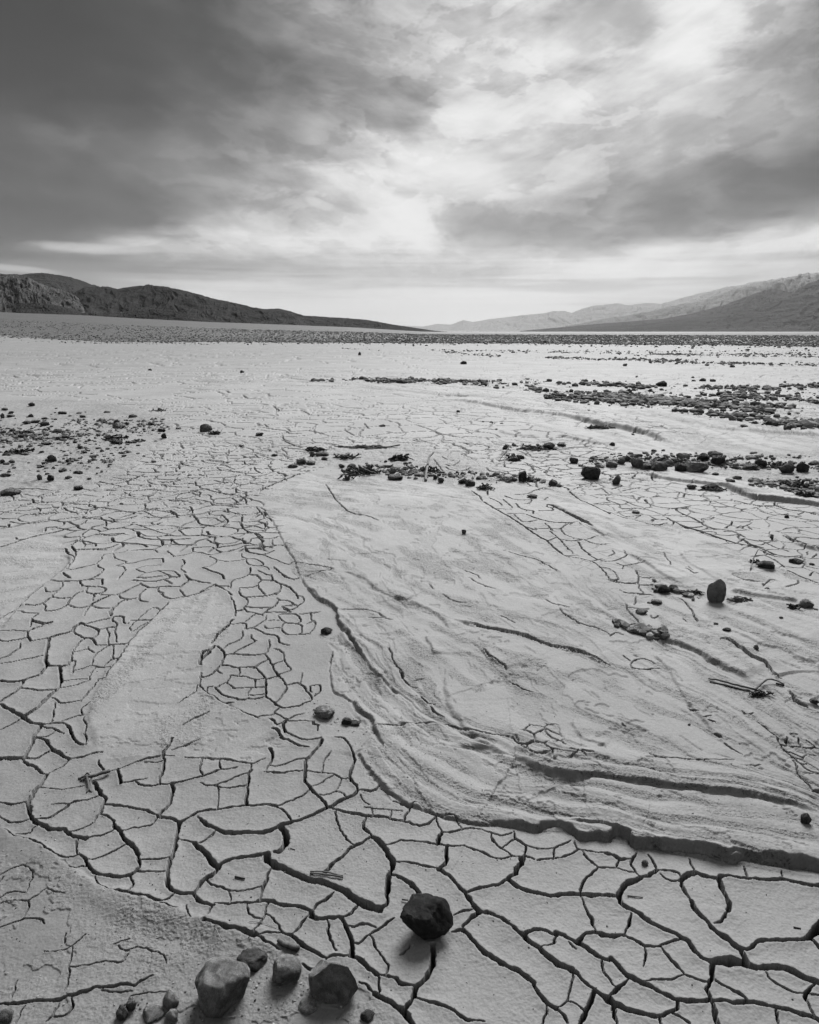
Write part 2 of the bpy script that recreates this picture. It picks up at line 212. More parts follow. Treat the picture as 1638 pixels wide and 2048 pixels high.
TR[(400, 1100, 3.9)] = '''6 0,20 70,40|4 70,40 150,28 270,0|4 120,0 170,15|8 360,0 380,22|4 380,22 490,38 580,5|4 490,38 590,80 690,118 730,95|4 320,30 325,55 360,70|4 130,80 200,92 280,88 360,75|4 70,50 130,80|4 360,75 420,72 480,95 490,120 440,125 380,115 360,90 360,75|3 130,85 90,125 30,135|8 20,140 90,170 170,195 185,230|6 395,140 390,185|4 390,185 330,220 250,245 240,300|3 390,190 440,200 480,240|3 450,160 520,195 560,200|5 555,200 570,230|4 420,125 520,135 545,160|5 575,135 620,180 710,230 770,225|6 480,240 560,240 630,265|4 480,240 450,275 500,350|4 310,300 400,295 450,275|4 305,300 310,350 360,375|5 360,370 440,365 520,360 600,340|5 630,265 625,310 600,350|5 630,265 700,295 750,350 765,380|5 115,270 180,310 250,355|4 0,330 60,300 110,275|3 120,285 240,290|5 240,370 270,430 275,520|4 600,375 630,390 700,400 760,435|4 620,390 580,440 530,470 490,505|5 490,510 430,495 345,465 375,410 360,370|3 360,445 450,450 550,450|4 640,440 700,470 750,450 800,410 805,370 765,360|3 635,440 740,430|3 650,460 710,485|2.5 500,485 600,485 700,485|4 620,510 660,500 740,505 785,540 780,565 740,575 660,565 620,530 615,515|4 640,600 655,570 740,575 790,590 795,620 770,660 700,665 650,640 638,610|3 790,660 850,655|3 275,480 345,465|3 430,500 350,560|3 520,510 500,550 415,605|2.5 530,550 610,550|2.5 500,590 530,610 630,610|3 250,580 340,570 365,600 350,620|4 350,620 415,608 480,645 530,660|5 530,660 590,670 615,700 615,725|3.5 330,630 325,690 240,730 180,765|3 615,725 690,745|5 395,665 410,700 440,710|3 440,710 350,755 260,815|4 540,700 540,770 500,815|4 190,825 260,815 400,822 500,815|6 130,750 175,790 185,840 165,900|4 165,900 100,960 50,990 0,990|5 165,900 240,910 310,930|3 310,930 300,980 240,975|3 120,935 170,965|3 410,920 480,880 530,850|4 500,815 540,860 600,970 680,1060|3 580,770 650,800|3.5 650,800 660,860 715,940|3 570,890 660,865|3 610,970 715,940|3.5 310,920 410,915 460,940 515,1010|3 515,1010 610,990|3.5 240,980 350,990 420,1010 510,1000|5.5 515,1010 510,1080 505,1155|5.5 505,1155 580,1195 590,1215 650,1235|5 650,1235 760,1225 860,1185|4 590,1195 640,1150 680,1065|4 680,1060 780,1045 870,1150 860,1185|3 780,1045 800,1000 790,960|4 860,1065 930,1060 935,1100 890,1145|4 855,1070 875,1110|3 240,985 215,1030 270,1085|3 420,1010 430,1075|3 270,1085 400,1075 505,1075|3 400,1075 380,1130|4 125,1075 160,1120 300,1175 380,1160|3 380,1140 500,1130|4 0,990 10,1080 50,1120|4 50,1120 120,1160 190,1200|4 60,1075 100,1070|3 140,1075 215,1030|3 380,1165 500,1155|3 50,1110 60,1075|4 190,1200 260,1195|6 240,1230 330,1270 400,1290 430,1310|4 430,1310 500,1295 570,1290 615,1240|3.5 590,1275 680,1335|3 680,1330 740,1300 810,1275|6 430,1320 540,1330 600,1365|3.5 600,1370 650,1355|8 665,1340 655,1390 670,1430|4 690,1340 780,1340 880,1345|8 880,1345 890,1370 920,1380|4 920,1380 910,1420|4 670,1430 780,1475 860,1490 940,1475|7 570,1415 620,1440 640,1480 670,1490|5 670,1490 740,1520 850,1545|9 950,1490 930,1540 880,1590 840,1637|8 540,1550 560,1600 555,1637|3.5 1060,1470 1110,1480 1160,1530 1200,1600 1210,1637|2.5 1020,1580 980,1637|2.5 860,485 870,540 895,555|2.5 830,580 900,560 890,610 850,650|2 770,500 880,490 940,480|2 0,840 20,800 70,790 120,750|6 0,880 10,830 50,800 100,780 120,750|4 90,730 150,650 210,600 270,540|2 1370,1395 1470,1385 1637,1370|2 1080,490 1200,485 1330,490 1440,540|2 1310,545 1440,548 1500,560|3 1480,780 1520,900 1580,960 1580,1030 1637,1075|2 1030,800 1020,900|2 745,110 900,125 1040,150 900,185 800,225'''
TR[(800, 1100, 3.9)] = '''4 0,950 20,1030 60,1070 130,1090|5 165,1165 210,1210 275,1215|4 230,1235 290,1290 345,1310|3 110,1035 190,1020|3 640,780 700,840 780,890 830,940|4 860,1030 940,1080 1040,1110|3 1140,400 1200,435 1320,460|2.5 1240,470 1300,520 1430,595 1560,630 1637,680|3.5 1640,910 1400,800 1150,750 1000,690 850,650 700,625 550,590|2 220,265 260,305|2 320,345 420,400 520,415|2 540,225 620,270 740,310|3 880,1480 920,1530 960,1590|3.5 930,1570 1030,1610 1130,1630 1190,1637|4 1330,1600 1410,1620 1500,1625|2 0,1370 180,1355 380,1365|2 380,1365 540,1415 680,1460 850,1470|4 1220,0 1280,50 1400,70 1500,95 1560,140 1637,235|4 1425,0 1500,60 1580,90 1637,92|2.5 1330,0 1350,30|2.5 1280,50 1380,45|2.5 1500,90 1580,70|2 1560,140 1637,150|3 500,165 590,200 620,225|3 840,20 940,50 1080,90 1220,165|2 780,515 890,575'''
TR[(1218, 1100, 3.9)] = '''3 0,95 60,80 110,60 140,40 110,0|3 0,50 40,30 20,0|3 60,105 110,125 180,115 260,100|4 0,155 40,175 70,235 0,240|4 210,160 232,215 228,290 270,355|3 232,215 290,220 345,215|3 0,240 120,265 220,262|3 228,280 345,275|4 85,325 130,345 200,350 270,358 340,360|3 110,125 110,150|3 130,430 150,480 240,580|3 150,460 240,470 310,468|3 320,515 350,540 380,520|3 210,375 195,440|3 0,685 60,660 110,675|3 110,830 165,870|4 165,905 200,935 300,935 400,930|2.5 165,905 190,870 280,850 360,890|4 545,385 620,450 690,560|3 575,540 610,570|4 430,20 450,70 490,130|4 600,150 660,190 690,185|5 1170,0 1290,50 1390,60|5 1285,75 1330,110 1370,145|3 1390,60 1480,50 1530,80|6 1400,165 1500,210 1637,260|3 1530,130 1637,150|3 1560,200 1590,175|3 1550,10 1545,40|3 1590,60 1620,30|4 860,720 930,720 1000,775 1110,850 1230,910 1290,990 1340,1010|3 620,1245 690,1270|4 730,1330 800,1320|3 770,1350 830,1370|4 1030,1270 1070,1300 1120,1285|4 1150,1360 1230,1410 1300,1480 1340,1540 1440,1540 1540,1555 1637,1550|4 1390,1470 1385,1530|3 1480,1480 1490,1545|4 1345,1545 1370,1590 1440,1610 1500,1637|4 1550,1500 1600,1540 1637,1560|4 1410,1440 1470,1450|4 1400,1100 1450,1190 1550,1240|3 1580,1200 1637,1230|4 820,1460 880,1500|3 910,1550 960,1600 1040,1637|2.5 100,1360 130,1400|2 620,130 650,160|3 960,200 1060,240 1190,250|3 1200,290 1260,240 1320,250|2.5 1380,290 1460,270 1480,240'''
TR[(800, 760, 3.9)] = '''4 555,865 620,910 640,945|4 655,955 740,1010 800,1045 850,1070|6 850,1070 960,1140 1060,1210 1150,1260|5 1150,1260 1200,1310 1260,1360|5 815,905 880,930 960,938 1030,935|3 1030,935 1010,960 970,965|5 905,965 950,1010 1040,1025 1035,1050|4 1080,1022 1190,1020 1185,1005|5 990,1055 1070,1085 1200,1115 1340,1115|3 1250,1165 1320,1115|5 1250,1160 1280,1200 1360,1235 1450,1245 1540,1215|5 1390,1265 1420,1320 1480,1365|4 1130,1120 1190,1175|4 1165,1180 1240,1240 1320,1330|3 885,1055 940,1100 980,1110 1070,1095|3 985,1150 1060,1170 1050,1155|3 1320,1130 1380,1105 1420,1130|4 800,930 840,965 875,1000|3 740,1010 870,1015|3 690,920 760,950 800,985|3 840,1050 960,1045|2.5 1060,1160 1160,1160 1250,1165|3 1150,1260 1230,1225|2.5 1240,1240 1340,1255 1430,1245|2.5 1440,1250 1530,1280 1637,1280|7 1320,870 1400,930 1500,985 1637,1055|4 1330,860 1420,830 1530,830|4 1570,845 1620,890|3 1530,900 1637,905|4 1510,970 1637,960|4 1620,920 1615,940 1637,950|4 350,675 400,700 480,708 545,690|3 350,660 410,670 460,640 465,620|4 680,685 690,705 770,720 840,735|5 485,490 560,500 640,505 710,525|4 970,645 1060,680 1130,705 1190,712|4 900,895 1000,885 1060,855 1130,840|3 500,720 510,735 495,745|5 1150,970 1190,985 1300,1040 1400,1090 1500,1150|4 1130,935 1155,915|4 1150,970 1145,990 1190,1000|3 1200,750 1205,740|5 680,865 685,900|3 260,620 310,680 360,740|3 95,465 140,480 250,478 265,465|3 300,470 425,475|3 320,590 370,620 440,630|3 125,350 250,395 350,430 500,450|3 510,395 560,420|4 450,395 470,370'''
TR[(1218, 760, 3.9)] = '''5 0,1040 100,1080 200,1100 350,1135 450,1120|5 450,1080 500,1110 620,1155 730,1150|11 600,1155 680,1175 735,1195|6 735,1195 860,1235 1000,1280|6 515,1010 560,1045 650,1085 730,1130|4 730,1090 800,1090 815,1075|5 730,1135 800,1160 900,1175|4 905,1160 950,1135 965,1110|4 900,1185 960,1185 1060,1230|4 1085,1155 1110,1170|8 1270,1215 1272,1255|5 1180,1255 1270,1258|4 990,1160 1030,1145|5 275,935 300,965 380,995 500,1005 600,1000|5 300,965 285,935|3 490,1060 580,1060|5 125,1075 280,1060 350,1085 420,1095|3 0,945 80,980 100,1010 250,1005|4 130,955 190,980 270,1000|4 185,905 200,930|3 0,900 100,905 185,910|4 525,875 620,895 740,905 850,910|4 850,910 870,930|4 590,890 580,920|4 345,920 380,905|5 980,945 1080,970 1180,985 1300,985|5 1290,955 1300,985 1400,1015 1500,1030 1637,1052|3 1150,1000 1200,1030|4 1180,1030 1300,1060 1400,1050|3 1380,1055 1500,1090 1637,1100|7 1040,1245 1100,1285 1200,1310|6 1000,1280 1130,1300 1300,1365|4 1200,1265 1300,1310 1400,1340|4 1050,1240 1200,1265|3 700,1185 820,1190 840,1210|5 1360,1220 1420,1260 1500,1290 1637,1320|3 105,870 180,850 245,840|3 20,855 95,825 90,815|4 355,790 390,785|4 600,945 700,945 830,950|3 830,955 950,995 1080,1020'''
TR[(400, 760, 3.9)] = '''5 0,940 60,955 200,970 310,970|4 210,1005 240,1035 350,1055|4 250,925 300,960|5 200,900 290,905 350,930 360,965|6 330,1070 320,1140 380,1190|5 90,1215 200,1225 310,1225 370,1190|4 380,1190 450,1205 490,1235|4 330,1135 430,1145 500,1165|3 500,1165 525,1130 515,1105|4 60,1030 80,1050 160,1060|6 165,1050 215,1100 190,1130|4 0,1130 120,1145 230,1130|8 55,1185 70,1210 95,1215|5 60,1250 110,1280 180,1285|4 180,1285 270,1275 340,1240|5 100,1310 160,1345 250,1340 345,1305|5 350,1305 370,1345 480,1365|4 380,1290 410,1240 490,1235|4 350,1300 440,1305 560,1315|3 560,1250 570,1290 650,1295|3 400,1240 550,1240 620,1220|5 470,870 540,835 620,800 700,765 780,730|4 435,990 480,1040 560,1100|3 430,1080 460,1055 510,1050|3 980,815 1030,890 1090,965 1180,1030 1300,1060 1390,1095|4 40,855 130,880 200,895|5 280,850 280,890 240,895|4 230,840 265,800 270,765 300,740|4 110,790 200,805 260,795|4 130,680 160,705 250,718 360,715|5 75,630 160,640 215,652|6 345,630 360,655 470,640|4 420,680 440,710 480,730|5 220,545 225,575|4 425,580 450,600|3 50,575 110,600|6 570,200 620,240|3 500,270 580,282|4 780,230 860,270|4 900,370 890,400 960,420|4 1130,380 1140,400 1200,430|5 640,425 655,465 700,480|4 640,470 750,515 800,530|4 1380,430 1385,445 1450,445|5 200,80 230,100|5 330,115 365,140|4 350,145 460,150|3 490,200 480,220|4 500,345 530,370|4 520,380 660,395 700,415 780,415|3 640,360 740,350|4 920,280 915,270|4 1280,340 1310,375'''
TR[(0, 760, 3.9)] = '''4 80,835 160,850 300,855 450,862|4 290,910 380,885 465,875|6 250,930 268,965|3 0,965 120,940 230,930|3 270,965 380,955|4 285,1000 315,1020 300,1050|3 210,1060 330,1050 460,1045|4 80,1110 160,1125 250,1120 380,1105|6 70,1130 65,1155|3 0,1165 65,1155|3 385,1105 520,1080 680,1065|5 355,1180 360,1155 440,1150|6 0,1305 100,1280 210,1240 300,1215 450,1185 550,1155|5 125,1230 125,1245 190,1250|5 550,1155 610,1140 680,1100|5 675,1085 690,1090 760,1075|5 500,1000 530,1025 610,1045|7 815,1155 850,1168 950,1155 1050,1130|5 780,1070 825,1110 820,1145|4 845,1070 910,1095 1000,1080 1070,1060|5 890,1025 960,1030 1100,1028 1220,1000|6 1035,1035 1045,1048|5 1130,1070 1250,1075 1330,1050|8 1330,1020 1370,1050 1385,1075|5 1060,1130 1150,1160 1250,1190 1350,1215|4 1080,1135 1170,1140 1260,1115|9 1075,1190 1085,1225|6 1085,1225 1200,1245 1340,1248 1480,1240|8 870,1235 885,1265|5 885,1265 950,1275 1100,1285 1150,1305|5 580,1330 720,1325 830,1320 920,1290|5 560,1290 610,1260 730,1275 750,1300|6 510,1320 530,1360|7 560,1300 590,1350|4 610,1260 650,1200 720,1160|6 1340,1240 1320,1300|5 1390,1150 1480,1150 1400,1170 1440,1210|5 1540,1090 1560,1120 1637,1135|4 1310,940 1380,950 1500,935|5 1480,990 1500,1020 1480,1070|3 1365,930 1410,890 1550,875 1555,915|5 1515,930 1610,950|5 780,800 870,812 980,795 1130,740|4 865,815 940,835 1010,840|4 880,765 1000,775 1060,775|5 1230,800 1350,795 1385,765|4 1160,820 1175,835|4 1280,815 1300,830 1470,840|5 970,880 1050,915 1150,905 1220,870|4 1130,855 1200,850|5 690,970 700,990 760,998|5 775,1205 830,1210 960,1200|5 1500,1330 1510,1310 1637,1305|4 1340,1250 1400,1290 1530,1290|4 770,800 800,805|4 1290,750 1380,745 1440,720|5 1550,740 1590,755|4 1450,765 1500,775|5 1395,650 1500,645|4 1395,660 1400,700'''

def parse(tr):
    out = []
    for (ox, oy, sc), s in tr.items():
        for ln in s.split('|'):
            tk = ln.split()
            w = float(tk[0]) * {1500: .98, 1100: 1.2, 760: 1.9}[oy]; pts = []
            for q in tk[1:]:
                a, b = q.split(','); pts.append(g(ox + float(a) / sc, oy + float(b) / sc))
            out.append((w, np.array(pts)))
    return out
def smooth_poly(P, n=4):
    if len(P) < 3: return P
    Q = np.vstack([2 * P[0] - P[1], P, 2 * P[-1] - P[-2]]); out = []
    for i in range(1, len(Q) - 2):
        for k in range(n):
            t = k / n
            out.append(.5 * ((2 * Q[i]) + (-Q[i - 1] + Q[i + 1]) * t + (2 * Q[i - 1] - 5 * Q[i] + 4 * Q[i + 1] - Q[i + 2]) * t * t + (-Q[i - 1] + 3 * Q[i] - 3 * Q[i + 1] + Q[i + 2]) * t ** 3))
    out.append(P[-1]); return np.array(out)
def pxs(*p): return np.array([g(a, b) for a, b in p])
def tpx(o, *p): return np.array([g(o[0] + a / o[2], o[1] + b / o[2]) for a, b in p])

# ------------------------------------------------------------------ ground sheet: finer close by, coarser far off
CC = HC * sT / cT
# columns: lateral slope u
ucen = np.linspace(-.64, .64, 1240); s = ucen[1] - ucen[0]
side = [.64]
k = s
while side[-1] < 1.35: k *= 1.035; side.append(side[-1] + k)
side = np.array(side[1:])
U = np.concatenate([-side[::-1], ucen, side]).astype(np.float64)
# rows
def Yof(py): return g(819, py)[1]
pys = []
p = 2230.0
while p > 672.5:
    pys.append(p)
    p -= 2.0 if p > 2060 else (1.2 if p > 1150 else (.68 if p > 740 else .9))
YR = np.array([Yof(q) for q in pys])
far = [YR[-1]]
while far[-1] < 90000: far.append(far[-1] * 1.035 + .3)
YR = np.concatenate([YR, far[1:]])
near = [YR[0]]
while near[-1] > -1.2: near.append(near[-1] - .05)
YR = np.concatenate([np.array(near[1:])[::-1], YR])
NR, NC = len(YR), len(U)
print('ground grid', NR, NC, NR * NC)
WID = np.maximum(YR + CC, .9)
X = (U[None, :] * WID[:, None]).astype(np.float32); Y = np.repeat(YR[:, None], NC, 1).astype(np.float32)
rowsp = np.gradient(YR).astype(np.float32)[:, None]; colsp = (WID * s).astype(np.float32)[:, None]
JN = int(np.searchsorted(YR, 120.0))          # rows that carry modelled relief
Z = np.zeros((NR, NC), np.float32)
tone = np.full((NR, NC), .40, np.float32); pit = np.full((NR, NC), .12, np.float32)
sl = slice(0, JN)
x = X[sl]; y = Y[sl]; rs = np.ascontiguousarray(np.broadcast_to(rowsp, X.shape)[sl]); cs = np.ascontiguousarray(np.broadcast_to(colsp, X.shape)[sl])
def lod(wl, k=1.2): return np.clip(wl / (rs * 2 * k), 0, 1) ** 1.0
wx = x + perlin(x * 22, y * 22, 5) * .006 + perlin(x * 70, y * 70, 6) * .0026
wy = y + perlin(x * 22, y * 22, 8) * .006 + perlin(x * 70, y * 70, 9) * .0026
wx2 = x + perlin(x * 7, y * 7, 15) * .02; wy2 = y + perlin(x * 7, y * 7, 18) * .02
def box(P, pad):
    y0, y1 = P[:, 1].min() - pad, P[:, 1].max() + pad
    r0, r1 = np.searchsorted(YR, y0), np.searchsorted(YR, y1)
    r0 = max(0, r0 - 1); r1 = min(JN, r1 + 1)
    if r1 <= r0: return None
    wa, wb = max(y0 + CC, .9), max(y1 + CC, .9)
    us = [(P[:, 0].min() - pad) / q for q in (wa, wb)] + [(P[:, 0].max() + pad) / q for q in (wa, wb)]
    c0, c1 = np.searchsorted(U, min(us)), np.searchsorted(U, max(us))
    c0 = max(0, c0 - 1); c1 = min(NC, c1 + 1)
    if c1 <= c0: return None
    return slice(r0, r1), slice(c0, c1)
def polydist(P, X_, Y_):
    """distance, signed side (+ left), length along the line, direction"""
    best = np.full(X_.shape, 1e9, np.float32); sg = np.zeros_like(best); al = np.zeros_like(best); dirx = np.zeros_like(best)
    L = 0.
    for a, b in zip(P[:-1], P[1:]):
        d = b - a; l = math.hypot(*d)
        if l < 1e-7: continue
        tx, ty = d / l
        rx = X_ - np.float32(a[0]); ry = Y_ - np.float32(a[1])
        t = np.clip(rx * tx + ry * ty, 0, l)
        qx = rx - t * tx; qy = ry - t * ty
        D = qx * qx + qy * qy
        m = D < best
        best = np.where(m, D, best); sg = np.where(m, tx * ry - ty * rx, sg); al = np.where(m, t + L, al); dirx = np.where(m, abs(tx), dirx)
        L += l
    return np.sqrt(best), sg, al, dirx, L
def sdpoly(P, X_, Y_):
    """signed distance to a closed outline, + inside"""
    P = np.vstack([P, P[:1]]); best = np.full(X_.shape, 1e9, np.float32); ins = np.zeros(X_.shape, bool)
    for a, b in zip(P[:-1], P[1:]):
        d = b - a; l2 = (d ** 2).sum() + 1e-12
        rx = X_ - a[0]; ry = Y_ - a[1]
        t = np.clip((rx * d[0] + ry * d[1]) / l2, 0, 1)
        best = np.minimum(best, (rx - t * d[0]) ** 2 + (ry - t * d[1]) ** 2)
        c = ((a[1] > Y_) != (b[1] > Y_))
        if abs(d[1]) > 1e-9: ins ^= c & (X_ < d[0] * (Y_ - a[1]) / d[1] + a[0])
    return np.sqrt(best) * np.where(ins, 1, -1)

# broad undulation
Zs = np.zeros_like(x); tn = np.zeros_like(x)
Zs += fbm(x * .8, y * .8, 21, 3) * .010 * sstep(1.0, 3.5, y) + fbm(x * .12, y * .12, 24, 3) * .06 * sstep(8, 30, y)
Zs += fbm(x * 4, y * 4, 27, 3) * .0030
# ---- masks (outlines on the ground)
def region(pp, soft, warp=True):
    P = pxs(*pp); b = box(P, soft * 3 + .05); m = np.zeros_like(x)
    if b is None: return m
    sd = sdpoly(P, (wx2 if warp else x)[b], (wy2 if warp else y)[b]); m[b] = sstep(-soft, soft, sd); return m
laneB = region([(945, 985), (1000, 960), (1090, 985), (1130, 1030), (1210, 1085), (1290, 1170), (1310, 1205), (1240, 1205), (1180, 1160), (1100, 1112), (1040, 1060)], .02)
laneC = region([(1135, 980), (1220, 960), (1300, 960), (1400, 962), (1500, 995), (1638, 1015), (1800, 1040), (1900, 1200), (1638, 1165), (1500, 1110), (1375, 1055), (1250, 1035)], .03)
backmid = region([(-900, 1062), (110, 1052), (150, 1100), (570, 1100), (545, 1040), (516, 1008), (560, 965), (640, 935), (690, 905), (900, 915), (960, 960), (1130, 980), (1330, 955), (1330, 925), (1200, 915), (1240, 890), (1100, 860), (960, 812), (800, 790), (600, 782), (-1200, 790)], .06)
farmid = region([(-1500, 800), (600, 790), (900, 800), (1150, 850), (1300, 880), (1800, 900), (2200, 800), (2200, 700), (1000, 692), (-1500, 692)], .5, False)
rockL = region([(-1500, 800), (200, 800), (330, 830), (350, 870), (230, 960), (100, 985), (-300, 1010), (-1500, 1010)], .12)
deb = region([(600, 925), (660, 900), (780, 885), (880, 900), (1000, 930), (1000, 965), (900, 965), (780, 958), (700, 940)], .08)
rockR = region([(1180, 925), (1300, 910), (1638, 900), (1900, 930), (1900, 1000), (1638, 985), (1500, 965), (1400, 945), (1250, 942)], .10)
flow = region([(515, 1005), (600, 945), (700, 955), (900, 960), (1100, 945), (1300, 940), (1900, 1000), (2300, 1100), (2300, 1850), (1638, 1750), (1440, 1725), (1270, 1690), (1130, 1665), (900, 1650), (780, 1600), (725, 1540), (745, 1480), (690, 1410), (655, 1340), (660, 1280), (690, 1262), (665, 1215), (590, 1150), (560, 1080)], .015)
flow = flow * (1 - laneB) * (1 - laneC)
lobeS = region([(338, 1205), (300, 1242), (265, 1275), (230, 1322), (208, 1357), (185, 1405), (178, 1450), (195, 1490), (225, 1512), (330, 1514), (345, 1480), (400, 1520), (500, 1525), (590, 1480), (560, 1450), (510, 1435), (455, 1410), (405, 1385), (400, 1330), (425, 1305), (470, 1240), (465, 1215), (430, 1182)], .008)
lobeT = region([(-600, 1068), (100, 1060), (140, 1105), (100, 1160), (60, 1200), (0, 1260), (-600, 1700)], .015)
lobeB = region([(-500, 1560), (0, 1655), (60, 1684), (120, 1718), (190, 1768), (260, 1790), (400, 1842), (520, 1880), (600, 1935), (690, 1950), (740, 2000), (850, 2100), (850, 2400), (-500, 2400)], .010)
cut2 = region([(1560, 1500), (1600, 1500), (1900, 1560), (1900, 1640), (1640, 1590)], .03)
smoothL = region([(560, 775), (900, 782), (1180, 815), (1330, 850), (1420, 885), (1638, 905), (1900, 930), (1900, 880), (1500, 838), (1300, 815), (1100, 800), (800, 778), (600, 772)], .12)
crackzone = np.clip(backmid + laneB * .0 + 0, 0, 1) * (1 - rockL) * (1 - deb * .8) * (1 - rockR) * (1 - smoothL)

lap('masks')
# ---- ledges: raised side on the left of the walking direction
crk = np.zeros_like(x)
def ledge(P, Hh, decay, soft=.005, foot=.0, jag=1., far_=False):
    global Zs
    P = smooth_poly(P, 4); pad = min(decay * 3.5, 1.6)
    b = box(P, pad)
    if b is None: return
    xx = x[b] + (wx[b] - x[b]) * jag; yy = y[b] + (wy[b] - y[b]) * jag
    D, sg, al, dx, L = polydist(P, xx, yy)
    sd = D * np.sign(sg); fade = sstep(0, .12 * L, al) * sstep(0, .12 * L, L - al)
    sf = np.maximum(soft, rs[b] * .5 * dx)
    Hh = Hh * (1 + .35 * perlin(al * 9, al * 0 + Hh * 900, 77) + .2 * perlin(al * 31, al * 0 + 3, 78))
    sd = sd + perlin(xx * 16, yy * 16, 79) * .004 + perlin(xx * 55, yy * 55, 80) * .0015
    up = 1 / (1 + np.exp(-np.clip(sd / sf * 2.5, -30, 30)))
    Zs[b] += Hh * fade * (up * np.exp(-np.maximum(sd, 0) / decay))
    if foot: Zs[b] -= foot * fade * np.exp(-((sd + sf * .9) / (sf * .8)) ** 2)
T0_, T1_, T2_, T3_ = (0, 1500, 3.738), (400, 1500, 3.738), (800, 1500, 3.738), (1200, 1500, 3.7374)
Ca, Cb, Cc, Cd = (0, 1100, 3.9), (400, 1100, 3.9), (800, 1100, 3.9), (1218, 1100, 3.9)
Ba, Bb, Bc, Bd = (0, 760, 3.9), (400, 760, 3.9), (800, 760, 3.9), (1218, 760, 3.9)
def cat(*a): return np.vstack(a)
# the big front ledge of the mud flow
ledge(cat(tpx(T1_, (1190, 0), (1250, 150), (1440, 345), (1540, 420)), tpx(T2_, (120, 440), (280, 492), (480, 535), (620, 552), (700, 548), (860, 578), (1020, 600), (1080, 572), (1200, 578), (1290, 622), (1345, 672), (1440, 655), (1560, 668)), tpx(T3_, (100, 630), (215, 660), (262, 722), (450, 728), (750, 765), (905, 810), (1000, 830), (1100, 800), (1200, 820), (1230, 840), (1400, 850), (1637, 885), (1800, 920), (2200, 1000))), .008, .30, .004, .004)
ledge(cat(tpx(T2_, (620, 552), (700, 548), (860, 578), (1020, 602), (1080, 575), (1200, 578), (1290, 625), (1350, 675), (1440, 655), (1560, 668)), tpx(T3_, (100, 630), (215, 662), (262, 725), (450, 730), (750, 768), (905, 812), (1000, 832), (1100, 802), (1200, 822), (1400, 850), (1637, 885), (1900, 940))), .013, .30, .0025, .008)
ledge(tpx(T3_, (-300, 560), (0, 600), (200, 655), (262, 722), (450, 728), (750, 765), (905, 810), (1100, 800), (1230, 840), (1637, 885), (1900, 940)), .010, .3, .0025, .006)
# second ledge above it
ledge(cat(tpx(Cc, (350, 930), (350, 1050), (365, 1150), (400, 1270), (460, 1340), (540, 1420), (620, 1500), (720, 1565), (800, 1608), (900, 1637)), tpx(T2_, (380, 0), (640, -10), (760, 40), (880, 80), (1000, 140), (1150, 190), (1350, 230)), tpx(T3_, (0, 225), (250, 270), (600, 320), (800, 345), (1100, 380), (1350, 420), (1480, 440), (1640, 520), (1800, 600))), .009, .22, .010, .003)
ledge(cat(tpx(T2_, (880, 80), (1000, 140), (1150, 190), (1350, 230)), tpx(T3_, (0, 225), (250, 270), (600, 320), (800, 345), (1100, 380), (1350, 420), (1480, 440), (1700, 520))), .010, .20, .008, .003)
# left side of the main flow
ledge(cat(tpx(Bb, (440, 985), (520, 1040), (590, 1140), (650, 1260), (700, 1350)), tpx(Cb, (740, 90), (770, 190), (830, 280), (950, 395), (1060, 470), (1072, 530), (1100, 600), (1170, 660), (1200, 740), (1300, 880), (1340, 945), (1450, 1030), (1560, 1130), (1637, 1180)), tpx(Cc, (150, 1260), (350, 1350), (520, 1410))), .008, .35, .0035, .003)
ledge(tpx(Cb, (830, 280), (880, 350), (950, 400), (1010, 425), (1060, 470), (1068, 525), (1085, 590), (1130, 640), (1170, 665), (1200, 740), (1300, 880)), .014, .25, .003, .008)
# inner bank beside the stones
ledge(cat(tpx(Cb, (1050, 760), (1025, 850), (1015, 960), (1030, 1060), (1060, 1120), (1180, 1180), (1230, 1250), (1330, 1325), (1365, 1390), (1395, 1470), (1425, 1560)), tpx(T1_, (1195, 20), (1260, 150), (1450, 330), (1560, 410))), .007, .12, .0035, .003)
ledge(tpx(Cb, (1180, 1180), (1230, 1250), (1330, 1325), (1365, 1395), (1400, 1500)), .006, .10, .005, .003)
ledge(tpx(Cb, (1200, 1637), (1260, 1560), (1340, 1440), (1320, 1380), (1290, 1370)), .006, .06)
# ledges on the flow
ledge(tpx(Cc, (380, 540), (530, 590), (700, 620), (850, 650), (1000, 690), (1150, 750), (1400, 800), (1500, 850), (1640, 915)), .012, .25, .007, .003)
ledge(tpx(Cb, (1100, 160), (1290, 240), (1360, 310), (1480, 370), (1637, 412)), .008, .2)
ledge(cat(tpx(Cb, (1480, 370), (1637, 412)), tpx(Cc, (50, 405), (120, 430), (250, 485), (320, 545), (390, 630))), .008, .15)
ledge(tpx(Cc, (190, 680), (240, 760), (262, 830)), .010, .08)
ledge(tpx(Cc, (620, 770), (680, 840), (760, 890), (840, 945)), .009, .12)
ledge(tpx(Cc, (1310, 1340), (1370, 1440), (1440, 1520), (1637, 1580)), .007, .12)
ledge(tpx(Cd, (320, 640), (430, 690), (540, 745), (680, 795), (800, 880), (1000, 970), (1110, 1020)), .020, .22, .008, .003)
ledge(tpx(Cd, (840, 715), (930, 722), (1010, 780), (1110, 850), (1230, 910), (1290, 1000), (1350, 1010)), .012, .15, .0035, .004)
ledge(tpx(Cd, (880, 640), (1000, 670), (1190, 755), (1330, 780), (1500, 850), (1637, 900)), .009, .2)
ledge(tpx(Cd, (130, 20), (280, 100), (420, 200), (570, 275)), .014, .15, .008)
ledge(tpx(Cd, (540, 0), (600, 90), (700, 150), (860, 240), (1080, 300)), .010, .2, .008)
ledge(tpx(Cd, (880, 450), (1000, 500), (1200, 600), (1380, 680), (1637, 760)), .010, .2, .01)
ledge(tpx(Cd, (920, 320), (1100, 360), (1300, 390), (1500, 400)), .016, .2, .01)
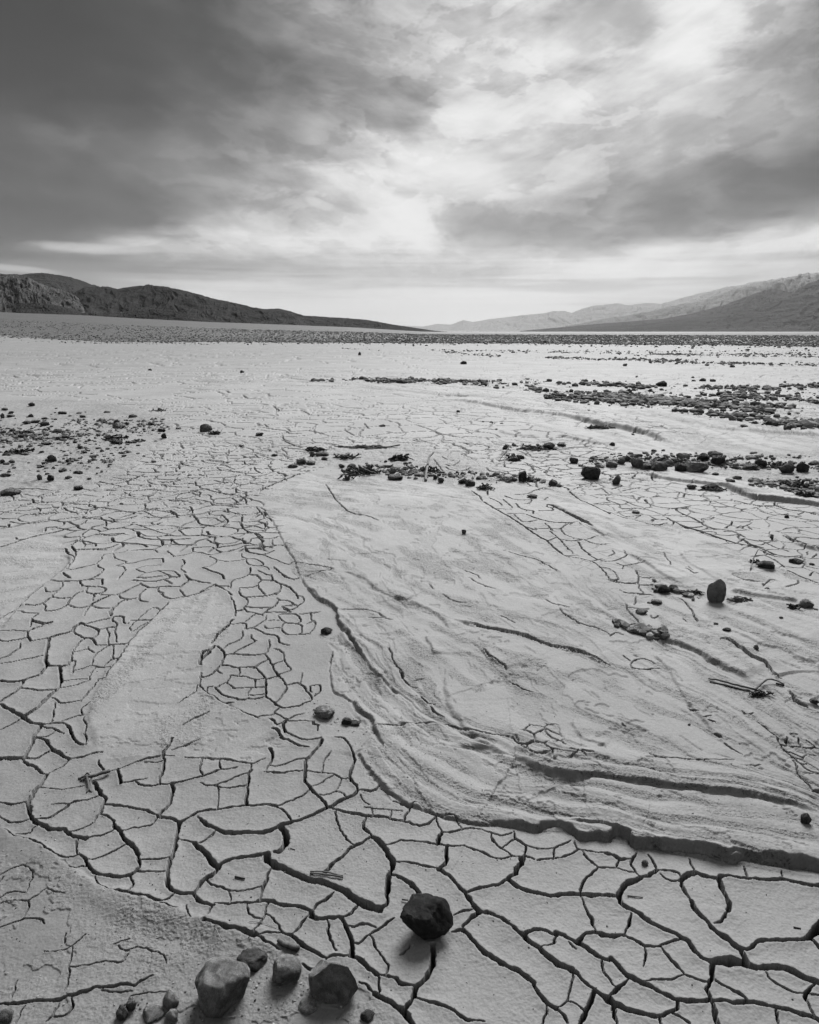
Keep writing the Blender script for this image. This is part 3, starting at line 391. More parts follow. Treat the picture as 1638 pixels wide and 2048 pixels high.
ledge(tpx(Cd, (1390, 1090), (1470, 1200), (1637, 1240)), .010, .15)
ledge(tpx(Cd, (300, 800), (430, 900), (540, 1060), (600, 1180), (730, 1340), (900, 1540), (1000, 1637)), .008, .2)
ledge(tpx(Bc, (1150, 960), (1260, 1010), (1400, 1090), (1530, 1180), (1637, 1240)), .014, .2, .008, .002)
ledge(tpx(Bd, (200, 715), (330, 745), (550, 790), (800, 815), (900, 830), (1060, 905), (1160, 935), (1300, 945), (1500, 965), (1700, 985)), .026, .25, .012, .003)
ledge(tpx(Bd, (800, 815), (900, 830), (1060, 905), (1160, 935), (1300, 945), (1500, 965), (1900, 1010)), .022, .25, .012, .003)
ledge(cat(tpx(Bc, (250, 155), (520, 170), (700, 205), (900, 240), (1100, 260), (1300, 290), (1450, 330), (1600, 365)), tpx(Bd, (50, 375), (200, 410), (300, 430), (420, 475), (520, 500))), .045, .8, .03, .006)
ledge(cat(tpx(Bc, (1300, 290), (1450, 330), (1600, 365)), tpx(Bd, (50, 375), (200, 410), (300, 430), (420, 475), (520, 500), (700, 560))), .030, .8, .03)
ledge(tpx(Bc, (760, 400), (850, 425), (950, 435), (1090, 440)), .02, .3, .02)
ledge(tpx(Bc, (1200, 432), (1300, 450), (1420, 475), (1570, 508)), .03, .4, .02)
ledge(tpx(Bd, (1360, 1220), (1440, 1270), (1540, 1310), (1800, 1370)), .02, .2, .01)
ledge(tpx(Bc, (-150, 70), (0, 85), (300, 120), (700, 140)), .03, 1.2, .05)
ledge(tpx(Bd, (0, 230), (300, 290), (600, 340), (900, 395), (1300, 420), (1900, 450)), .04, 1., .06)
# small flows at left
ledge(cat(tpx(Ca, (1270, 1605), (1000, 1622), (850, 1600), (740, 1480), (700, 1400), (690, 1290), (712, 1200), (750, 1120), (820, 1000), (870, 920), (930, 850), (1000, 740), (1050, 670), (1180, 550), (1320, 410)))[::-1], .006, .10, .014, .0)
ledge(cat(tpx(Cb, (115, 275), (240, 360), (270, 430), (275, 520), (210, 600), (150, 650), (90, 735), (100, 780), (10, 830), (0, 900)))[::-1], .008, .10, .006)
ledge(cat(tpx(Cb, (10, 1080), (50, 1125), (190, 1205), (330, 1275), (430, 1325), (540, 1335), (600, 1390), (660, 1490)))[::-1], .011, .10, .005, .003)
ledge(tpx(Ca, (0, 640), (60, 560), (170, 430), (300, 300), (400, 230), (520, 130), (540, 60), (505, 0))[::-1], .009, .15, .007)
ledge(cat(tpx(T0_, (-400, 400), (0, 578), (90, 640), (215, 682), (300, 735), (430, 812), (560, 905), (715, 1002), (880, 1072), (1190, 1145), (1330, 1205), (1570, 1285)), tpx(T1_, (140, 1345), (420, 1398), (520, 1450), (640, 1530)))[::-1], .010, .12, .007, .0)
# two low swells like rope strands on the near-left flow
for P, hh, w in ((tpx(T0_, (430, 900), (600, 1080), (700, 1220), (1000, 1320), (1400, 1400)), -.004, .035), (tpx(T0_, (0, 660), (300, 860), (560, 1010), (900, 1180), (1300, 1290)), .004, .03), (tpx(T0_, (1100, 1350), (1450, 1480), (1500, 1620), (1300, 1760)), -.003, .03)):
    P = smooth_poly(P); b = box(P, w * 3); D, *_ = polydist(P, x[b], y[b]); Zs[b] += hh * np.exp(-(D / w) ** 2)

lap('ledges')
# ---- flow-aligned streaks on the main flow
FL = [pxs((690, 1500), (760, 1600), (880, 1665), (1130, 1690), (1400, 1740), (1900, 1830)), pxs((650, 1290), (715, 1420), (800, 1510), (950, 1590), (1130, 1630), (1400, 1690), (1900, 1780)), pxs((680, 1262), (745, 1345), (830, 1430), (985, 1500), (1080, 1545), (1270, 1580), (1600, 1622), (1900, 1680)),
      pxs((620, 1190), (760, 1290), (900, 1420), (1050, 1480), (1250, 1530), (1500, 1565), (1900, 1650)), pxs((560, 1070), (760, 1180), (936, 1251), (1095, 1292), (1218, 1340), (1400, 1420), (1638, 1560), (1900, 1620)), pxs((530, 1000), (760, 1060), (1000, 1150), (1200, 1230), (1400, 1340), (1638, 1480), (1900, 1560)),
      pxs((560, 970), (900, 1000), (1100, 1100), (1328, 1277), (1500, 1359), (1638, 1420), (1900, 1500)), pxs((700, 950), (1010, 1010), (1220, 1130), (1400, 1210), (1638, 1300), (1900, 1380)), pxs((900, 955), (1220, 1060), (1400, 1130), (1638, 1210), (1900, 1280)),
      pxs((1000, 955), (1250, 1000), (1400, 1040), (1638, 1100), (1900, 1160)), pxs((1000, 935), (1300, 945), (1638, 1010), (1900, 1060)), pxs((600, 800), (900, 805), (1200, 850), (1400, 895), (1638, 925), (1900, 960)), pxs((300, 745), (1000, 755), (1638, 800), (2100, 850))]
b = (slice(int(np.searchsorted(YR, 1.0)), int(np.searchsorted(YR, 22.))), slice(int(np.searchsorted(U, -.3)), NC))
xb, yb = wx2[b], wy2[b]
prev = None; psi = np.zeros_like(xb); phi = np.zeros_like(xb); got = np.zeros(xb.shape, bool)
for k, P in enumerate(FL):
    D, sg, al, dx, L = polydist(P, xb, yb); sd = D * np.sign(sg)
    if prev is not None:
        m = (~got) & (prev[0] >= 0) & (sd < 0)
        f = prev[0] / (prev[0] - sd + 1e-6)
        psi = np.where(m, k - 1 + f, psi); phi = np.where(m, prev[1] * (1 - f) + al * f, phi); got |= m
    else:
        m = sd < 0; psi = np.where(m, -1, psi); got |= m
    prev = (sd, al)
fm = np.zeros_like(x); fm[b] = got
st = fbm(psi * 2.6, phi * .9, 41, 3); st2 = fbm(psi * 5.2, phi * 1.5, 45, 4, .55); st3 = fbm(psi * 34, phi * 9., 49, 2)
fw = flow[b] * (psi >= 0)
fw = np.maximum(fw, (psi > 9.5) * (1 - backmid[b]) * (1 - laneC[b]) * .9)
amp = .35 + .9 * sstep(-.2, .35, fbm(psi * 1.1 + 5, phi * 1.2, 55, 2))
sh = st * .0065 + amp * st2 * .0016 * lod(.04)[b] * lod(.012)[b]
Zs[b] += sh * fw
bnd = np.sin(6.283 * (psi * 2.1 + .35 * fbm(psi * .8 + 3, phi * 1.1, 57, 3))) * sstep(3.6, 2.4, psi) * sstep(-.1, .3, psi)
Zs[b] += bnd * .0024 * fw
rough = sstep(-.05, .25, -.22 * bnd + st2 + .35 * fbm(xb * 9, yb * 9, 52, 3))
pit[sl][b] += 1.0 * fw * rough
tn[b] += fw * (.035 + .02 * bnd - .075 * rough + .03 * sstep(0, .5, st))
# thin crusts of dried mud, broken off in flakes
def crust(mask, fx, fy, seed, thr, h, ton):
    global Zs
    q = fbm(fx, fy, seed, 5, .58)
    e = np.maximum(.012, rs[mask] * .15) if isinstance(mask, tuple) else .02
    return sstep(thr - e, thr + e, q) * h
cr = crust(b, psi * 2.2 + 9, phi * 4.4, 61, .15, 1., 0)
Zs[b] -= cr * fw * .0032; tn[b] -= cr * fw * .028; pit[sl][b] += cr * fw * .25
cr = crust(b, xb * 3.6 + 39, yb * 3.6, 71, .20, 1., 0)
Zs[b] -= cr * fw * .0040; tn[b] -= cr * fw * .03
lap('flow')
# small left flows: fan-like streaks running down their slope
mS = np.maximum(lobeS, lobeT)
a0, b0 = g(435, 1150)
ang = np.arctan2(x - a0, -(y - b0 - .3)); rad = np.hypot(x - a0, y - b0 - .3)
q = fbm(ang * 9, rad * 1.2, 81, 3)
Zs += mS * q * .0035; pit[sl] += mS * .7 * sstep(.0, .3, q + .3 * fbm(x * 8, y * 8, 83, 2)); tn += mS * (.060 - .03 * sstep(.0, .3, q))
qq = fbm(x * 7, y * 10, 85, 5, .6); e = sstep(.1, .14, qq)
Zs -= mS * e * .0025; tn -= mS * e * .02
# near-left flow: sandy and darker, with flaking crust
q = fbm(x * 5 + y * 3, y * 5 - x * 2, 91, 5, .6)
e = sstep(.12, .15, q); Zs -= lobeB * e * .0022
pit[sl] += lobeB * (.22 + .42 * sstep(-.15, .25, fbm(x * 3.2 + 4, y * 3.2, 93, 3)) - .4 * e)
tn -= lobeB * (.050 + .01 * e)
# stone patches: gritty
grit = np.clip(rockL + deb + rockR, 0, 1)
Zs += grit * (fbm(x * 14, y * 14, 101, 3) * .012 + fbm(x * 2.5, y * 2.5, 103, 2) * .02) * np.clip(lod(.1), .3, 1)
pit[sl] += grit * .6; tn -= grit * .03
# far streaks running across the plain
fs = fbm(x * .10, y * .55, 111, 4, .6) * sstep(14, 24, y)
Zs += fs * .04; tn += fs * .05
ff = sstep(9, 30, y)
Zs += ff * ridged(x * 1.3, y * 2.3, 115, 3) * .003
tn -= sstep(11, 45, y) * sstep(.05, .5, fbm(x * .25, y * .9, 117, 5, .62)) * .05 * (1 + .6 * sstep(.0, .25, x / np.maximum(y, 1)))

lap('small')
# ---- cracks
def carve(b, D, w, dep, xx=None):
    e = .0016
    return dep * np.clip((w * .5 + e - D) / (e + w * .22), 0, 1)
crack = np.zeros_like(x); near_edge = np.zeros_like(x)
nP = 0
jn = perlin(x * 12, y * 12, 121) * .35 + perlin(x * 45, y * 45, 122) * .25
for w, P in parse(TR):
    P = smooth_poly(P, 3); w = w * .001 * 1.0
    b = box(P, .05 + w)
    if b is None: continue
    D, sg, al, dx, L = polydist(P, wx[b], wy[b])
    taper = .45 + .55 * sstep(0, min(.04, L * .3), al) * sstep(0, min(.04, L * .3), L - al) if w < .006 else 1.
    we = w * (1 + jn[b] * (.8 if w < .006 else .55)) * taper
    sp = rs[b] * dx + cs[b] * (1 - dx)
    wv = np.maximum(we, sp * 1.15)
    dep = np.minimum(.003 + we * 8., .12)
    c = dep * np.clip((wv * .5 + .0007 - D) / (.0008 + wv * .16), 0, 1)
    crack[b] = np.maximum(crack[b], c)
    near_edge[b] = np.maximum(near_edge[b], np.exp(-np.maximum(D - w, 0) / .013) * min(1, w / .006))
    # the two sides of a wide crack stand at slightly different heights
    sd = np.sign(sg) * np.exp(-D / .05)
    Zs[b] += sd * (.0045 if w > .008 else .002) * perlin(np.float32(nP * 1.7), np.float32(nP * .3), 4) * sstep(0, .03, al) * sstep(0, .03, L - al)
    nP += 1
print('cracks', nP)
lap('traced')
# procedural cracks further out
def vor_cracks(msk, sc, seed, wid, dep, sx=1., jit=.95, thr=-.2):
    rows = np.where(msk.max(1) > .01)[0]
    if len(rows) == 0: return
    r = slice(rows[0], rows[-1] + 1)
    vx = x[r] + fbm(x[r] * 3.1 / sc * .2, y[r] * 3.1 / sc * .2, seed + 5, 3) * sc * .55
    vy = y[r] + fbm(x[r] * 3.1 / sc * .2, y[r] * 3.1 / sc * .2, seed + 9, 3) * sc * .55
    e, cid, lx, ly, nx, ny = voronoi(vx / sc, vy / (sc * sx), seed, jit)
    D = e * sc
    keep = fbm(x[r] / sc * .55, y[r] / sc * .55, seed + 13, 2)
    ww = wid * (.55 + 1.1 * sstep(thr, thr + .6, keep)) * sstep(thr - .15, thr + .1, keep)
    sp = rs[r] * np.abs(ny) + cs[r] * np.abs(nx)
    wv = np.where(ww > 1e-4, np.maximum(ww, sp * .8), 0)
    c = msk[r] * dep * np.clip((wv * .5 + .0015 - D) / (.0015 + wv * .3), 0, 1) * (ww > 1e-4)
    crack[r] = np.maximum(crack[r], c)
    # every plate lies at its own slight tilt, edges curled up
    a = cid * 6.283
    Zs[r] += msk[r] * (lx * np.cos(a) + ly * np.sin(a)) * .035 * min(sc, .25) * .35 + msk[r] * .0035 * np.exp(-D / .02) * np.clip(sc / .15, 0, 1.)
trc = region([(-900, 1062), (110, 1052), (150, 1100), (570, 1100), (545, 1040), (516, 1008), (470, 985), (300, 960), (0, 975), (-900, 975)], .08)
inframe = sstep(-.66, -.62, x / (y + CC)) * sstep(.66, .62, x / (y + CC))
nz0 = crackzone * (1 - .3 * trc)
vor_cracks(np.clip(nz0, 0, 1) * sstep(2.2, 2.6, y) * sstep(9, 6.5, y), .22, 201, .010, .055, .85, .95, -.35)
vor_cracks(crackzone * sstep(4.2, 4.8, y) * sstep(7, 5.5, y), .11, 231, .0032, .014, .9, .95, .1)
fz = np.clip(np.maximum(crackzone, farmid * (1 - rockL) * (1 - .8 * smoothL)), 0, 1)
vor_cracks(fz * sstep(6.5, 7.5, y) * sstep(14, 10, y), .42, 261, .016, .045, 1.1, .95, -.3)
vor_cracks(fz * sstep(9.5, 11, y) * sstep(26, 19, y), .85, 271, .018, .045, 1.3, .95, -.05)
vor_cracks(fz * sstep(17, 21, y) * sstep(60, 40, y), 1.9, 281, .03, .05, 1.8, .95, .0)
vor_cracks(np.clip(laneC, 0, 1) * .7, .16, 291, .005, .03, 1.)
vor_cracks(laneB * .5, .10, 301, .003, .010, 1.)
vor_cracks(cut2, .09, 321, .003, .012, 1.)
flk = region([(1025, 1478), (1065, 1448), (1110, 1452), (1135, 1490), (1180, 1518), (1110, 1524), (1045, 1512)], .01)
vor_cracks(flk, .055, 331, .0032, .014, 1., .95, -.5)
Zs += flk * .004
# outside the frame on both sides, near by
side_m = (1 - inframe) * (1 - flow) * (1 - lobeB) * (1 - lobeT) * sstep(7, 5, y)
vor_cracks(side_m, .17, 341, .008, .035, 1.)
lap('vor')
Zs += near_edge * .0034
Zs -= crack
Zs += fbm(x * 60, y * 60, 401, 2) * .0007 * lod(.02) * (1 + 1.1 * pit[sl])
Zs += fbm(x * 180, y * 180, 405, 1) * .0004 * lod(.006) * (1 + 1.1 * pit[sl])
pp = np.clip(pit[sl], 0, 1)
dots = sstep(.02, .30, perlin(x * 150 + 3, y * 150, 411) + .35 * perlin(x * 38, y * 38, 412)) * sstep(.35, .8, pp)
Zs -= dots * .0011 * lod(.014, 1.) * sstep(6, 4, y)
fade_end = sstep(118, 95, y)
Z[sl] = Zs * fade_end
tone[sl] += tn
# lens vignette painted into the mud tone: darker close by, paler further out
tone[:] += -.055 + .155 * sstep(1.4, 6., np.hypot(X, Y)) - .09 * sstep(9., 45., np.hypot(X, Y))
pit[:] = np.clip(pit, 0, 1)
# stony belt beyond the pale mud, and the fan that climbs to the hills at left
az = np.degrees(np.arctan2(X, np.maximum(Y, .1))); R = np.hypot(X, Y)
A = np.interp(az, [-60, -31, -25, -15, -5, 1, 4], [34, 29.0, 25.5, 15.5, 8.0, 1.0, 0])
Z += (A * np.clip((R - 90) / 1110, 0, 1.6) ** 1.15).astype(np.float32)
belt0 = np.interp(az, [-40, -31, -27, -24, -8, 0, 40], [140, 125, 112, 95, 84, 80, 66])
belt = sstep(-2., 2., R - belt0 - fbm(X * .06, Y * .03, 501, 4, .6) * 30) * (Y > 30)
tone[:] = tone * (1 - belt) + belt * (.13 + .05 * fbm(X * .05, Y * .03, 505, 3))
playa = sstep(420, 700, R) * sstep(-1, 4, az)
tone[:] = tone * (1 - playa) + playa * (.30 + .12 * fbm(X * .0006, Y * .002, 509, 2))
V = np.stack([X, Y, Z], -1).reshape(-1, 3)
gm = mesh_np('ground', V, grid_faces(NR, NC), mud_material())
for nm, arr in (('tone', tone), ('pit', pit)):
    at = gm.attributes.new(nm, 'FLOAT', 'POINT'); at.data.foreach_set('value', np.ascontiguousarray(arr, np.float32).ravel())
ground = tag(link('ground', gm), 'cracked grey dried mud plain with smooth mud flows crossing it', kind='structure')
def zat(px_, py_):
    r = int(np.clip(np.searchsorted(YR, py_) - 1, 0, NR - 2)); w_ = max(py_ + CC, .9)
    c = int(np.clip(np.searchsorted(U, px_ / w_) - 1, 0, NC - 2))
    return float(np.median(Z[max(0, r - 2):r + 4, max(0, c - 2):c + 4]))
print('ground done', time.time() - T0)
# ------------------------------------------------------------------ hills and far ranges
def hill(name, label, sil, base, R0, R1, mat, seed, gul=.16, K=60, pw=1.25, nu=420, nv=70, tonef=None, back=1.25, rough=1.):
    """sil: skyline points, base: foot points (spots of the photo); R0/R1: metres to the foot and to the skyline"""
    sa = [azel(*p) for p in sil]; ba = [azel(*p) for p in base]
    a0, a1 = sa[0][0], sa[-1][0]
    A_ = np.linspace(a0, a1, nu)
    es = np.interp(A_, [q[0] for q in sa], [math.tan(q[1]) for q in sa])
    eb = np.interp(A_, [q[0] for q in ba], [math.tan(q[1]) for q in ba])
    r0 = np.interp(A_, [a0, a1], R0) if isinstance(R0, tuple) else np.full(nu, R0)
    r1 = np.interp(A_, [a0, a1], R1) if isinstance(R1, tuple) else np.full(nu, R1)
    zb = eb * r0 + HC; zr = es * r1 + HC
    zr = np.maximum(zr, zb * .2)
    s_ = np.concatenate([np.linspace(-.12, 1, nv), np.linspace(1.03, 2.0, 14)])
    S, AA = np.meshgrid(s_, A_, indexing='ij')
    RR = r0 + (r1 - r0) * S
    up = np.clip(S, 0, 1)
    edge = np.clip((np.minimum(AA - a0, a1 - AA)) / (a1 - a0) / .03, 0, 1)
    Hh = (zr - zb)[None, :]
    prof = up ** pw
    u_ = AA * K; wob = fbm(AA * K * .35, S * 1.6, seed + 3, 3) * 2.2
    n1 = ridged(u_ * .35 + wob, S * .9 + 3, seed, 5, .55); n2 = ridged(u_ + wob * 2, S * 2.3, seed + 40, 4, .55)
    env = (up * (1.02 - up)) ** .6 * 1.25
    zz = zb[None, :] * np.clip(1 - 0 * S, 0, 1) + Hh * prof
    zz = zz + Hh * gul * env * (n1 * .9 + n2 * .45 - .55) + Hh * .012 * (n2 - .3) * up * rough
    zz = np.where(S > 1, zr[None, :] * (1 - (S - 1) ** 1.1 * .9), zz)
    zz = np.where(S < 0, zb[None, :] + S * Hh * .6 - 2, zz)
    XX = np.sin(AA) * RR; YY = np.cos(AA) * RR
    V_ = np.stack([XX, YY, zz], -1).reshape(-1, 3)
    me = mesh_np(name, V_, grid_faces(*S.shape), mat)
    px_ = 819 + F * np.tan(AA) * (1 / 1.0)
    t = tonef(AA, S, px_) if tonef else np.zeros(S.shape)
    at = me.attributes.new('tone', 'FLOAT', 'POINT'); at.data.foreach_set('value', np.ascontiguousarray(t, np.float32).ravel())
    return tag(link(name, me), label, kind='structure')
DARK = hill_material('dark_hill_rock', .018, .085, .012)
PALE = hill_material('pale_hill_rock', .03, .17, .02)
BACK = hill_material('back_hill_rock', .03, .07, .004)
RANGE = hill_material('range_rock', .03, .11, .0012)
FARR = hill_material('far_range_hazed_rock', .34, .55, .0012)  # part of the haze fade is put into this pale rock colour
SNOW = hill_material('snowy_range_rock', .12, .50, .0011)
hill('hills', 'dark bare mountain behind the pale foothills at the far left', [(-400, 560), (-200, 535), (0, 547), (30, 549), (91, 546), (120, 551), (144, 555), (168, 564), (198, 573), (260, 590), (330, 622)],
     [(-400, 640), (330, 640)], 1900., 2700., BACK, 3, .10, 50, 1.0, tonef=lambda a, s, p: .2 + 0 * a)
def tmain(a, s, p):
    t = .32 * sstep(.05, .35, fbm(a * 60, s * 4, 31, 4, .6)) * sstep(.75, .3, s)
    t += .55 * sstep(.1, .3, fbm(a * 130, s * 3, 33, 3)) * np.exp(-((p - 200) / 60) ** 2) * sstep(.7, .2, s)
    t += .5 * np.exp(-((p - 610) / 14) ** 2) * np.exp(-((s - .65) / .2) ** 2)
    return t
hill('hills', 'long dark eroded hill sloping down to the plain towards the middle', [(100, 612), (150, 585), (168, 575), (190, 574), (215, 573), (235, 578), (262, 574), (299, 570), (330, 574), (363, 580), (400, 590), (433, 599), (470, 606), (504, 614), (530, 618), (557, 617), (578, 622), (608, 631), (650, 634), (692, 636), (732, 639), (786, 649), (833, 656), (866, 661), (905, 664.5)],
     [(100, 632), (200, 636), (302, 646), (420, 650), (550, 656), (712, 661), (866, 664.6), (905, 665)], (1160., 1300.), (1750., 1500.), DARK, 5, .32, 70, 1.25, 900, 110, tmain)
hill('hills', 'pale eroded foothill with light gullies at the far left', [(-420, 590), (-200, 560), (0, 553), (30, 549), (55, 555), (77, 567), (111, 577), (135, 585), (150, 592), (165, 602), (178, 620), (190, 634)],
     [(-420, 640), (0, 634), (190, 636)], 1230., 1560., PALE, 7, .5, 120, 1.0, 520, 90, lambda a, s, p: .25 + .75 * sstep(-.1, .3, fbm(a * 80, s * 3.5, 37, 4, .6)))
hill('hills', 'low dark craggy knoll at the foot of the pale foothill', [(-420, 612), (-150, 622), (0, 628), (20, 618), (40, 606), (60, 606), (97, 607), (120, 612), (141, 617), (168, 626), (186, 635)],
     [(-420, 640), (0, 635), (186, 637)], 1190., 1290., DARK, 9, .35, 150, .8, 400, 50, lambda a, s, p: .15 * sstep(.1, .3, fbm(a * 150, s * 3, 39, 3)))
hill('hills', 'low dark craggy ridge along the foot of the long dark hill', [(196, 637), (215, 627), (245, 624), (280, 619), (310, 618), (350, 622), (390, 632), (430, 641), (470, 649)],
     [(196, 638), (302, 647), (420, 651), (470, 654)], 1130., 1230., DARK, 12, .35, 150, .8, 400, 50, lambda a, s, p: .4 * sstep(.1, .35, fbm(a * 170, s * 4, 39, 3)))
# ranges at right, nearest first
hill('mountain_range', 'nearest dark range rising at the far right', [(1180, 661), (1350, 640), (1420, 630), (1480, 617), (1524, 608), (1560, 601), (1612, 590), (1638, 589), (1760, 575), (2100, 560)],
     [(1180, 662.6), (2100, 662.4)], 6500., 9000., RANGE, 13, .28, 60, 1.5, 500, 90, lambda a, s, p: .1 + .5 * sstep(.15, .3, fbm(a * 20, s * 22, 47, 3)) * sstep(.3, .05, s))
hill('mountain_range', 'dark pointed range behind the nearest one at right', [(1040, 662), (1182, 649), (1323, 638), (1380, 628), (1424, 617), (1450, 610), (1477, 601), (1510, 588), (1541, 577), (1560, 580), (1585, 585), (1610, 571), (1638, 559), (1760, 520), (2100, 500)],
     [(1040, 662.8), (2100, 662.4)], 8500., 12000., RANGE, 15, .38, 60, 1.35, 600, 90, lambda a, s, p: .15 + 0 * a)
hill('mountain_range', 'ridged mid-grey range in the middle distance at right', [(1130, 652), (1155, 648), (1222, 635), (1245, 633), (1269, 628), (1300, 624), (1336, 615), (1373, 607), (1405, 602), (1437, 590), (1480, 575), (1524, 564), (1580, 552), (1638, 545), (1760, 515), (2100, 490)],
     [(1130, 660), (2100, 660)], 12000., 17000., SNOW, 17, .5, 80, 1.1, 700, 100, lambda a, s, p: .0 + 1.0 * sstep(.62, 1.0, s) * sstep(1330, 1560, p) + .15 * (p > 0))
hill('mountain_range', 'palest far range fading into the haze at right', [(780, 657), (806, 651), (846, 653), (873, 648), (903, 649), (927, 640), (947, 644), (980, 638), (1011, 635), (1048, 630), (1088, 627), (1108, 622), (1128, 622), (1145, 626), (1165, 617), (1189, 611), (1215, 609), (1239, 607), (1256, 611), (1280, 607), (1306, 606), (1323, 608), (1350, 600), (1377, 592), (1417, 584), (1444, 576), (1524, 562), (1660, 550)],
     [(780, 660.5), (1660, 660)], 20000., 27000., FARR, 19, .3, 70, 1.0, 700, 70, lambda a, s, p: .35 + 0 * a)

lap('hills')
def rock_mesh(name, seed, sub=4, flat=.7, ang=.5, dims=(1, .8, .7), mat=None, nz=.10, cut=None):
    r = np.random.default_rng(seed)
    bm = bmesh.new(); bmesh.ops.create_icosphere(bm, subdivisions=sub, radius=.5)
    P = np.array([v.co[:] for v in bm.verts])
    N_ = P / np.linalg.norm(P, axis=1)[:, None]
    # chop the ball with random planes: gives facets and blunt edges
    rad = np.full(len(P), .5)
    for k in range(int(7 + 8 * ang)):
        d = r.normal(size=3); d /= np.linalg.norm(d); off = .5 * r.uniform(cut or (.53 + .2 * (1 - ang)), .8 if cut else .95)
        c = N_ @ d; lim = np.where(c > .05, off / np.maximum(c, .05), 9)
        kk = 90. if sub < 5 else 220.
        rad = -np.log(np.exp(-kk * rad) + np.exp(-kk * np.minimum(lim, 2))) / kk
    o = r.uniform(0, 50, 3)
    q = fbm(N_[:, 0] * 1.8 + o[0] + N_[:, 2] * 1.1, N_[:, 1] * 1.8 + o[1] - N_[:, 2] * .9, seed, 4, .55)
    q2 = fbm(N_[:, 0] * 7 + o[0] + N_[:, 2] * 5, N_[:, 1] * 7 + o[1] - N_[:, 2] * 4, seed + 9, 3, .6)
    rad = rad * (1 + nz * 2 * q + nz * .55 * q2)
    P = N_ * rad[:, None]
    P -= (P.max(0) + P.min(0)) / 2; P /= (P.max(0) - P.min(0))
    P[:, 2] += .5
    P *= np.array(dims)
    for v, p in zip(bm.verts, P): v.co = Vector(p)
    me = bpy.data.meshes.new(name); bm.to_mesh(me); bm.free()
    me.polygons.foreach_set('use_smooth', np.full(len(me.polygons), True))
    me.materials.append(mat); me.update(); return me
M_DK = rock_material('dark_stone', .24, .55, 2, .75, .35); M_MD = rock_material('grey_stone', .60, .45, 2); M_HERO = rock_material('black_stone', .10, .6, 2, .7, .4); M_LT = rock_material('pale_stone', .70, .3, 2)
MAT3 = {'d': M_DK, 'm': M_MD, 'l': M_LT}
PROTO = {}
def proto(kind, i, hi=False):
    k = (kind, i, hi)
    if k not in PROTO:
        PROTO[k] = rock_mesh('stone', 100 + i * 7 + (50 if hi else 0), 5 if hi else 3, ang=[.9, .6, .3, .8, .5, .95, .2, .7][i % 8], dims=(1, 1, 1), mat=MAT3[kind], nz=.07 if hi else .12)
    return PROTO[k]
nst = [0]
def stone(cx, base, w, h, T=None, tone_='m', shape=None, rot=None, label=None, group=None, depth=None, hi=False, tilt=0, cat_='stone', sink=.22, mesh=None, name='stone'):
    """cx, base, w, h in pixels of tile T; gets the real size of the stone standing there"""
    if T is None: T = (0, 0, 1.)
    X0, Y0 = g(T[0] + cx / T[2], T[1] + base / T[2])
    t = depth_of(Y0); m = t / F / T[2]
    ww = w * m; s_ = HC / math.hypot(HC, Y0) ; c_ = Y0 / math.hypot(HC, Y0)
    dd = (depth or .8) * ww
    hh = max((h * m - .75 * dd * s_) / max(c_, .35), ww * .28)
    i = nst[0] if shape is None else shape
    nst[0] += 1
    me = mesh or proto(tone_, i % 8, hi)
    o = link(name, me)
    zz = hh / (1 - sink) * 1.12
    o.location = (X0, Y0 + dd * .42, zat(X0, Y0 + dd * .4) - zz * sink)
    o.scale = (ww, dd, zz)
    o.rotation_euler = (0, tilt, (rot if rot is not None else rnd.uniform(-.5, .5) + (math.pi if rnd.random() < .5 else 0)))
    lab = label or 'stone'
    tag(o, lab, cat_, group or 'stones lying on the mud plain')
    return o
# --- the near stones, each described by itself
sharp = rock_mesh('stone', 981, 6, ang=1., dims=(1, 1, 1), mat=M_MD, nz=.04, cut=.48)
hero = rock_mesh('stone', 4243, 6, ang=.8, dims=(1, 1, 1), mat=M_HERO, nz=.07, cut=.70)
stone(195, 1455, 400, 335, T2_, 'd', label='large dark rounded stone lying alone on the cracked mud plates in the foreground', hi=True, depth=.78, mesh=hero, rot=.2, sink=.10)
stone(150, 1990, 410, 385, T1_, 'm', label='largest speckled grey boulder at the bottom edge, with a straw beside it', hi=True, shape=2, rot=.5, depth=.85)
stone(640, 1770, 225, 205, T1_, 'm', label='blocky grey stone between the speckled boulder and the sharp-edged stone', hi=True, shape=1, rot=.2)
stone(1000, 1885, 390, 320, T1_, 'm', label='sharp-edged grey stone with pale dusty faces at the bottom, right of the blocky one', hi=True, mesh=sharp, rot=-.3, depth=.7)
stone(370, 1650, 230, 100, T1_, 'd', label='half-buried dark stone just behind the speckled boulder', shape=4, hi=True, sink=.4)
stone(800, 1965, 150, 70, T1_, 'm', label='small stone almost buried in sand below the sharp-edged stone', shape=3, sink=.45)
stone(1250, 2040, 110, 80, T1_, 'd', label='small dark stone at the bottom edge beside a wide crack', shape=5)
stone(975, 1960, 90, 90, T0_, 'm', label='small grey upright stone left of the speckled boulder', shape=1)
stone(900, 2035, 95, 95, T0_, 'd', label='small black angular stone at the bottom edge, furthest left of the bottom stones', shape=3)
stone(1270, 1945, 125, 130, T0_, 'm', label='rounded grey stone touching the left side of the speckled boulder', shape=6)
stone(1275, 2050, 100, 95, T0_, 'l', label='pale small stone below the rounded grey stone at the bottom edge', shape=0)
stone(1120, 2050, 170, 85, T0_, 'm', label='flat grey stone at the bottom edge left of the pale small stone', shape=5)
stone(20, 2060, 120, 110, T0_, 'm', label='round stone cut by the bottom left corner', shape=2)
stone(340, 870, 50, 50, T3_, 'm', label='single round pebble on a mud plate under the front ledge of the mud flow', shape=2)
stone(1545, 600, 82, 86, T3_, 'd', label='small dark angular stone lying on the mud flow at the right edge near the ledge', shape=0)
stone(1665, 1330, 130, 165, T3_, 'd', label='dark stone cut by the right edge, standing in a wide crack', shape=1)
